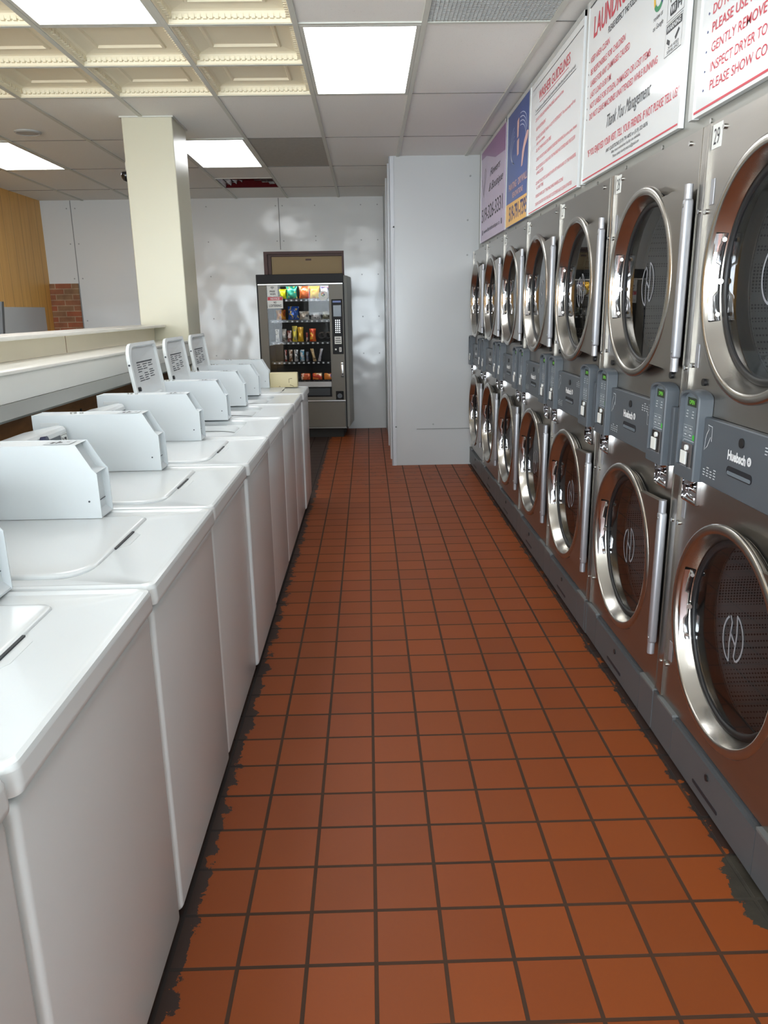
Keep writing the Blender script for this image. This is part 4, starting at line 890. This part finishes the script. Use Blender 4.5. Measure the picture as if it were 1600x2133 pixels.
# purple sign
t, bd, W, H = sign('purple_advert_sign', 'lilac advertising sign at the far end with a purple top and black phone number', 7.06, 5.862, z0, 2.775, sign_lilac)
Q_ = 7.06
m = MB(); poly2(m, [(7.03, 2.775), (5.865, 2.775), (5.865, 2.572), (6.3, 2.60), (6.75, 2.69), (7.03, 2.70)], yfn(-0.0008)); m.build('purple_band', sign_purple, bd, smooth=0)
m = MB(); put_text(m, '519-326-3331', 1.03, 0.105, wall_fn(-0.0012, 6.965 - Q_, 2.188 - z0)); put_text(m, '■ www.flowersandboutique.ca ■', 0.95, 0.030, wall_fn(-0.0012, 6.90 - Q_, 2.092 - z0)) if False else put_text(m, 'www.floristboutique.ca', 0.80, 0.030, wall_fn(-0.0012, 6.84 - Q_, 2.092 - z0))
rect2(m, Q_ - 6.93, Q_ - 6.90, 2.085 - z0, 2.125 - z0, wall_fn(-0.0012, 0, 0)); rect2(m, Q_ - 5.98, Q_ - 5.95, 2.085 - z0, 2.125 - z0, wall_fn(-0.0012, 0, 0))
put_text(m, '& Boutique', 0.66, 0.060, wall_fn(-0.0012, 6.60 - Q_, 2.392 - z0), shear=0.5); put_text(m, 'Flowers', 0.48, 0.055, wall_fn(-0.0012, 6.55 - Q_, 2.50 - z0), shear=0.5)
stroke(m, [(6.985, 2.54), (6.93, 2.47), (6.865, 2.385), (6.81, 2.48), (6.757, 2.57), (6.80, 2.60), (6.85, 2.53), (6.88, 2.40)], 0.008, yfn(-0.0012)); m.build('black_lettering', ink_black, bd, smooth=0)

# ================================================================== VENDING MACHINE
vt = thing('vending_machine', 'grey and black snack vending machine standing in front of the beige door', 'vending machine', (-1.25, 9.06, 0), R(-3.5))
VW, VD, VH = 0.985, 0.55, 1.872
wx0, wx1, wz0, wz1 = 0.100, 0.820, 0.672, 1.762
m = MB(); m.box(0, 0.02, 0.03, VD, 0.11, VH); m.box(VW - 0.02, VW, 0.03, VD, 0.11, VH); m.box(0.02, VW - 0.02, 0.03, VD, VH - 0.02, VH); m.box(0.02, VW - 0.02, VD - 0.02, VD, 0.11, VH - 0.02); m.box(0.02, VW - 0.02, 0.03, VD, 0.11, 0.13)
m.prism([(VW, 0.032), (VW + 0.035, 0.06), (VW + 0.045, VD), (VW, VD)], 'z', 0.13, VH - 0.01)
m.build('cabinet', vend_side, vt, smooth=0)
m = MB(); m.box(-0.012, VW + 0.004, -0.004, 0.03, 1.785, 1.885, 0.004, 1); m.box(-0.010, 0.006, 0.0, 0.03, 0.12, 1.785); m.box(VW - 0.004, VW + 0.008, 0.0, 0.03, 0.12, 1.785); m.build('black_trim', black_satin, vt, smooth=0)
m = MB(); m.box(0.004, VW - 0.004, -0.008, 0.0, 1.768, 1.782, 0.002, 1); m.box(0.02, VW - 0.004, -0.008, 0.0, 0.436, 0.452, 0.002, 1); m.build('silver_strip', silver, vt, smooth=0)
m = MB(); m.box(0.006, wx0, 0.0, 0.03, 0.455, 1.766); m.box(wx1, VW - 0.004, 0.0, 0.03, 0.455, 1.766); m.box(wx0, wx1, 0.0, 0.03, 0.455, 0.49); m.box(wx0, wx1, 0.0, 0.03, wz1 + 0.004, 1.785); m.build('door_front', vend_grey, vt, smooth=0)
m = MB(); m.box(0.02, VW - 0.01, 0.0, 0.03, 0.13, 0.432, 0.003, 1); m.build('lower_panel', vend_grey, vt, smooth=0)
m = MB(); m.box(wx0, wx1, 0.002, 0.03, 0.49, 0.602); m.box(wx0, wx1, 0.002, 0.03, 0.655, 0.672); fl = m.build('pickup_surround', black_gloss, vt, smooth=0)
m = MB(); m.box(0.50, 0.80, -0.004, 0.002, 0.505, 0.592, 0.003, 1); m.build('pickup_flap', mat('flap_grey', srgb(58, 62, 66), 0.25), fl, smooth=0)
m = MB(); m.box(wx0 + 0.2, wx1 - 0.002, -0.006, 0.02, 0.606, 0.668, 0.003, 1); m.build('pickup_sill', mat('sill_grey', srgb(176, 178, 180), 0.35), vt, smooth=0)
m = MB(); m.box(0.03, 0.94, 0.06, VD - 0.05, 0.0, 0.11); m.build('plinth', dark_gap, vt, smooth=0)
# interior shelves and coils
m = MB(); m.box(wx0, wx1, 0.42, 0.43, wz0, wz1); m.box(wx0 - 0.004, wx0, 0.03, 0.43, wz0, wz1); m.box(wx1, wx1 + 0.004, 0.03, 0.43, wz0, wz1); m.box(wx0, wx1, 0.03, 0.43, wz0 - 0.01, wz0 - 0.001); m.box(wx0, wx1, 0.03, 0.43, wz1 + 0.028, wz1 + 0.034); m.build('interior', vend_dark, vt, smooth=0)
SH = [1.615, 1.378, 1.128, 0.900, 0.682]
for zz in SH:
    m = MB(); m.box(wx0 + 0.012, wx1 - 0.005, 0.085, 0.41, zz - 0.012, zz - 0.004); m.box(wx0 + 0.012, wx1 - 0.005, 0.078, 0.085, zz - 0.030, zz + 0.002); sh = m.build('shelf', black_gloss, vt, smooth=0)
    m = MB()
    for k in range(12): m.box(wx0 + 0.03 + k * 0.058, wx0 + 0.052 + k * 0.058, 0.0765, 0.0778, zz - 0.026, zz - 0.010)
    m.build('price_strip', ink_grey, sh, smooth=0)
m = MB()
def coil(x, z, r, n=3):
    pts = [(x + r * math.cos(2 * PI * k / 12), 0.10 + 0.28 * k / (12 * n), z + r * math.sin(2 * PI * k / 12)) for k in range(12 * n + 1)]; m.tube(pts, 0.003, 5)
for x, z in ((0.70, 1.195), (0.77, 1.195)): coil(x, z, 0.035)
m.build('coil', silver, vt)
# unseen lamp inside the machine, tucked behind the header to light the goods
m = MB(); m.box(wx0 + 0.02, wx1 - 0.02, 0.036, 0.056, wz1 + 0.012, wz1 + 0.024); lm = mat('vending_lamp', (0.95, 0.97, 1.0), 0.5, emit=22); m.build('unseen_lamp', lm, vt, smooth=0)
m = MB(); m.box(wx0 + 0.001, wx1 - 0.001, 0.010, 0.014, 0.674, wz1 + 0.003); gl_ = m.build('window_pane', glass_vend, vt, smooth=0)
# keypad column
m = MB(); m.box(0.846, 0.972, -0.008, 0.0, 0.985, 1.602, 0.004, 1); kp = m.build('keypad_panel', black_satin, vt, smooth=0)
vf = lambda y: (lambda a, b_: (a, y, b_))
m = MB(); rect2(m, 0.862, 0.955, 1.565, 1.585, vf(-0.0092)); m.build('blue_display', mat('display_blue', srgb(50, 70, 130), 0.3, emit=0.3), kp, smooth=0)
m = MB(); rect2(m, 0.866, 0.955, 1.41, 1.535, vf(-0.0092)); m.build('screen', mat('screen_grey', srgb(66, 78, 92), 0.2), kp, smooth=0)
m = MB()
for r_ in range(7):
    for c_ in range(3): m.box(0.884 + c_ * 0.022, 0.896 + c_ * 0.022, -0.012, -0.008, 1.225 + r_ * 0.0225, 1.238 + r_ * 0.0225)
m.build('keys', silver, kp, smooth=0)
m = MB(); rect2(m, 0.872, 0.952, 1.10, 1.185, vf(-0.0092)); rect2(m, 0.872, 0.892, 1.03, 1.048, vf(-0.0092)); rect2(m, 0.922, 0.948, 1.010, 1.062, vf(-0.0092)); nl = m.build('notice_label', label_white, kp, smooth=0)
m = MB()
for k, (s_) in enumerate(((0.884, 0.94, 1.16), (0.880, 0.945, 1.137), (0.882, 0.944, 1.115))): rect2(m, s_[0], s_[1], s_[2], s_[2] + 0.008, vf(-0.0098))
rect2(m, 0.931, 0.938, 1.018, 1.055, vf(-0.0098)); m.build('notice_print', ink_black, kp, smooth=0)
m = MB(); m.box(0.866, 0.958, -0.004, 0.0, 0.456, 0.556, 0.003, 1); cr = m.build('coin_return', black_gloss, vt, smooth=0)
m = MB(); m.cyl((0.912, -0.004, 0.50), (0.912, -0.010, 0.50), 0.028, 18); m.build('return_cup', mat('cup_grey', srgb(80, 84, 90), 0.3), cr)
m = MB(); m.box(0.935, 0.965, -0.012, 0.0, 0.72, 0.89, 0.004, 2); hd = m.build('handle', silver, vt)
m = MB(); m.box(0.938, 0.962, -0.014, -0.011, 0.865, 0.876); m.cyl((0.952, -0.012, 0.755), (0.952, -0.017, 0.755), 0.009, 14); m.box(0.935, 0.965, -0.013, -0.0, 0.722, 0.735); m.build('handle_lock', black, hd, smooth=0)
# stickers
m = MB(); rect2(m, 0.109, 0.232, 1.644, 1.768, vf(0.0088)); st = m.build('wifi_sticker', label_white, vt, smooth=0)
m = MB(); put_text(m, 'FREE', 0.062, 0.018, lambda a, b_: (0.138 + a, 0.0078, 1.690 + b_), bold=0.03); put_text(m, 'WiFi', 0.066, 0.019, lambda a, b_: (0.138 + a, 0.0078, 1.660 + b_), bold=0.03)
for r_ in (0.008, 0.018, 0.028): stroke(m, [(0.170 + r_ * math.cos(R(a)), 1.722 + r_ * math.sin(R(a))) for a in range(40, 141, 10)], 0.005, vf(0.0078))
m.build('wifi_print', ink_black, st, smooth=0)
m = MB(); rect2(m, 0.106, 0.285, 1.510, 1.640, vf(0.0092)); st = m.build('notice_sticker', label_white, vt, smooth=0)
m = MB(); rect2(m, 0.109, 0.282, 1.600, 1.637, vf(0.0086)); m.build('red_band', ink_red, st, smooth=0)
m = MB(); put_text(m, 'NOTICE', 0.105, 0.022, lambda a, b_: (0.143 + a, 0.0080, 1.607 + b_), bold=0.03); m.build('white_lettering', ink_white, st, smooth=0)
m = MB(); put_text(m, 'NO', 0.032, 0.022, lambda a, b_: (0.178 + a, 0.0080, 1.566 + b_), bold=0.03); put_text(m, 'LOITERING', 0.145, 0.026, lambda a, b_: (0.123 + a, 0.0080, 1.528 + b_), bold=0.02); m.build('black_lettering', ink_black, st, smooth=0)
m = MB(); m.add([(0.752 + 0.054 * math.cos(2 * PI * k / 32), 0.0090, 1.644 + 0.054 * math.sin(2 * PI * k / 32)) for k in range(32)], [tuple(range(32))]); st = m.build('round_sticker', label_white, vt, smooth=0)
gring(0, 0, 0.017, 0.008, st, fnb=lambda a, b_: (0.752 + a, 0.0082, 1.658 + b_))
m = MB(); rect2(m, 0.728, 0.776, 1.618, 1.622, vf(0.0082)); m.build('sticker_print', ink_grey, st, smooth=0)
# snacks, each a thing of its own
import zlib
VM = Matrix.Translation(vt.location) @ Matrix.Rotation(R(-3.5), 4, 'Z')
def snack_mat(name, c1, c2, c3, sc=9, sd=0):
    m, nt, b, L = nodes_mat(name)
    tc = nt.nodes.new('ShaderNodeTexCoord'); mp = nt.nodes.new('ShaderNodeMapping'); mp.inputs['Location'].default_value = (sd * 1.7, sd, sd * 0.6); L(tc.outputs['Object'], mp.inputs[0])
    a = noise(nt, mp.outputs[0], sc, 3); a2 = noise(nt, mp.outputs[0], sc * 2.3, 2)
    c = mix_rgb(nt, math_node(nt, 'GREATER_THAN', a, 0.52), srgb(*c1), srgb(*c2)); c = mix_rgb(nt, math_node(nt, 'GREATER_THAN', a2, 0.60), c, srgb(*c3)); L(c, b.inputs['Base Color'])
    b.inputs['Roughness'].default_value = 0.22; b.inputs['Metallic'].default_value = 0.25; return m
def bag_mb(w_, h_, d_, tilt=0.0, crimp=True):
    m = MB(); nx, nz = 10, 12; F = []; B = []
    for j in range(nz + 1):
        for i in range(nx + 1):
            u, v = i / nx * 2 - 1, j / nz
            e = (1 - u ** 4) * math.sin(PI * min(max((v - 0.06) / 0.88, 0), 1)) ** 0.55
            e *= 1 + 0.12 * math.sin(u * 5 + v * 9)
            wv = w_ / 2 * (0.95 + 0.05 * math.cos(2 * PI * v))
            F.append((u * wv + tilt * v * h_, -d_ / 2 * e - 0.001, v * h_)); B.append((u * wv + tilt * v * h_, d_ / 2 * e + 0.001, v * h_))
    n = (nx + 1); fs = []
    for j in range(nz):
        for i in range(nx): a = j * n + i; fs.append((a, a + 1, a + n + 1, a + n))
    m.add(F, fs); m.add(B, [f[::-1] for f in fs])
    peri = [i for i in range(n)] + [j * n + nx for j in range(1, nz + 1)] + [nz * n + i for i in range(nx - 1, -1, -1)] + [j * n for j in range(nz - 1, 0, -1)]
    N = len(F); k = len(peri); m.f += [(peri[i], peri[(i + 1) % k], peri[(i + 1) % k] + N, peri[i] + N) for i in range(k)]
    return m
SN = [ # name, label, category, x0,x1,z0,z1, depth, colours, row, tilt
 ('chip_bag', 'bright yellow crisp bag, leftmost on the top vending shelf', 0.228, 0.303, 1.632, 1.745, .05, (214, 214, 20), (190, 200, 10), (120, 130, 10), 0),
 ('chip_bag', 'teal green crisp bag on the top vending shelf', 0.312, 0.430, 1.616, 1.760, .06, (30, 140, 120), (70, 180, 150), (220, 210, 110), 0),
 ('chip_bag', 'orange and white crisp bag in the middle of the top vending shelf', 0.462, 0.575, 1.616, 1.760, .06, (225, 120, 60), (240, 210, 180), (200, 60, 40), 0),
 ('chip_bag', 'golden yellow crisp bag, fourth on the top vending shelf', 0.586, 0.694, 1.616, 1.760, .06, (235, 180, 30), (240, 210, 60), (215, 90, 30), 0),
 ('chip_bag', 'white and pink crisp bag behind the round sticker', 0.712, 0.812, 1.616, 1.758, .05, (225, 225, 230), (220, 130, 140), (60, 60, 120), 0),
 ('chip_bag', 'small orange crisp bag, first on the second vending shelf', 0.180, 0.286, 1.379, 1.498, .06, (190, 84, 30), (225, 150, 50), (120, 40, 20), 0),
 ('chip_bag', 'blue crisp bag on the second vending shelf', 0.322, 0.442, 1.379, 1.535, .06, (30, 80, 170), (60, 110, 190), (220, 200, 120), 0),
 ('snack_bag', 'white snack bag in the middle of the second vending shelf', 0.455, 0.562, 1.379, 1.478, .05, (220, 218, 210), (190, 180, 165), (90, 90, 90), 0),
 ('snack_bag', 'white and black snack bag, fourth on the second vending shelf', 0.588, 0.702, 1.379, 1.464, .05, (200, 200, 200), (150, 150, 150), (40, 40, 44), 0),
 ('snack_bag', 'olive grey snack bag, last on the second vending shelf', 0.722, 0.812, 1.379, 1.476, .05, (120, 120, 100), (170, 172, 160), (70, 72, 56), 0),
 ('candy_bar', 'white candy bar with dark letters, first on the third vending shelf', 0.160, 0.204, 1.130, 1.280, .02, (210, 210, 206), (196, 196, 190), (40, 40, 40), 0),
 ('candy_bar', 'grey striped candy bar, second on the third vending shelf', 0.238, 0.288, 1.130, 1.280, .02, (150, 150, 146), (190, 186, 180), (60, 56, 52), 0),
 ('candy_bar', 'dark red and white candy bar on the third vending shelf', 0.300, 0.348, 1.130, 1.262, .02, (110, 40, 34), (200, 180, 176), (60, 30, 28), 0),
 ('candy_bag', 'pale yellow and grey candy pack on the third vending shelf', 0.362, 0.415, 1.130, 1.312, .02, (206, 190, 60), (170, 160, 100), (120, 124, 120), 0),
 ('candy_bag', 'golden yellow candy pack with dark letters on the third vending shelf', 0.426, 0.489, 1.130, 1.300, .03, (212, 164, 30), (222, 176, 50), (200, 150, 30), 0),
 ('candy_bar', 'thin dark red candy bar beside the orange pack', 0.520, 0.545, 1.130, 1.235, .02, (130, 40, 36), (190, 170, 160), (60, 26, 24), 0),
 ('candy_bag', 'bright orange red candy pack, last on the third vending shelf', 0.566, 0.636, 1.130, 1.280, .03, (220, 80, 30), (230, 110, 40), (240, 190, 60), 0),
 ('candy_bar', 'thin orange topped candy bar, first on the fourth vending shelf', 0.260, 0.284, 0.902, 1.040, .015, (150, 60, 50), (200, 190, 186), (90, 40, 36), 0),
 ('candy_bar', 'brown and cream candy bar, second on the fourth vending shelf', 0.312, 0.350, 0.902, 1.040, .015, (150, 120, 90), (200, 190, 176), (110, 70, 50), 0),
 ('candy_bar', 'white candy bar with dark print, third on the fourth vending shelf', 0.374, 0.416, 0.902, 1.040, .015, (190, 190, 190), (160, 164, 166), (50, 54, 60), 0),
 ('candy_bar', 'candy bar with a light blue disc on the fourth vending shelf', 0.442, 0.490, 0.902, 1.040, .02, (90, 170, 205), (190, 196, 200), (50, 60, 80), 0),
 ('candy_bar', 'narrow grey blue candy bar on the fourth vending shelf', 0.514, 0.542, 0.902, 1.015, .015, (100, 112, 130), (140, 144, 150), (60, 50, 60), 0),
 ('candy_bar', 'leaning tan candy bar on the fourth vending shelf', 0.582, 0.618, 0.902, 1.050, .015, (176, 150, 106), (196, 176, 140), (110, 90, 60), -0.22),
 ('candy_bar', 'leaning white candy bar, last on the fourth vending shelf', 0.668, 0.700, 0.902, 1.050, .015, (190, 190, 196), (160, 160, 170), (70, 70, 80), 0.22),
 ('cake_box', 'orange and white cake pack, left one on the bottom vending shelf', 0.442, 0.555, 0.684, 0.764, .06, (215, 110, 60), (230, 205, 180), (190, 60, 36), 0),
 ('cake_box', 'red and cream cake pack, middle one on the bottom vending shelf', 0.580, 0.696, 0.684, 0.766, .06, (205, 70, 44), (226, 196, 160), (240, 150, 60), 0),
 ('cake_box', 'orange and purple cake pack, right one on the bottom vending shelf', 0.718, 0.812, 0.684, 0.764, .06, (222, 130, 50), (110, 70, 110), (236, 170, 70), 0)]
catn = {'chip_bag': ('crisp bag', 'crisp bags in the vending machine'), 'snack_bag': ('snack bag', 'snack bags in the vending machine'), 'candy_bar': ('candy bar', 'candy bars in the vending machine'), 'candy_bag': ('candy pack', 'candy packs in the vending machine'), 'cake_box': ('cake pack', 'cake packs in the vending machine')}
for i, (nm, lb, x0, x1, z0_, z1_, dp, c1, c2, c3, tl) in enumerate(SN):
    mm = snack_mat('wrapper_%s' % lb.split(',')[0].replace(' ', '_')[:40], c1, c2, c3, 18 if nm == 'candy_bar' else 11, i * 0.37)
    zs = min(SH, key=lambda s: abs(s - z0_))
    if nm == 'cake_box':
        mb_ = MB(); mb_.box(-(x1 - x0) / 2, (x1 - x0) / 2, -dp / 2, dp / 2, 0, z1_ - z0_, 0.012, 3)
    else: mb_ = bag_mb((x1 - x0) * 1.1, z1_ - z0_, dp, tl)
    o = mb_.build(nm, mm, smooth=60)
    loc = VM @ Vector(((x0 + x1) / 2 - tl * (z1_ - z0_) / 2, 0.112 + dp / 2, zs - 0.003)); o.location = loc; o.rotation_euler = (0, 0, R(-3.5))
    tag(o, lb, *catn[nm])
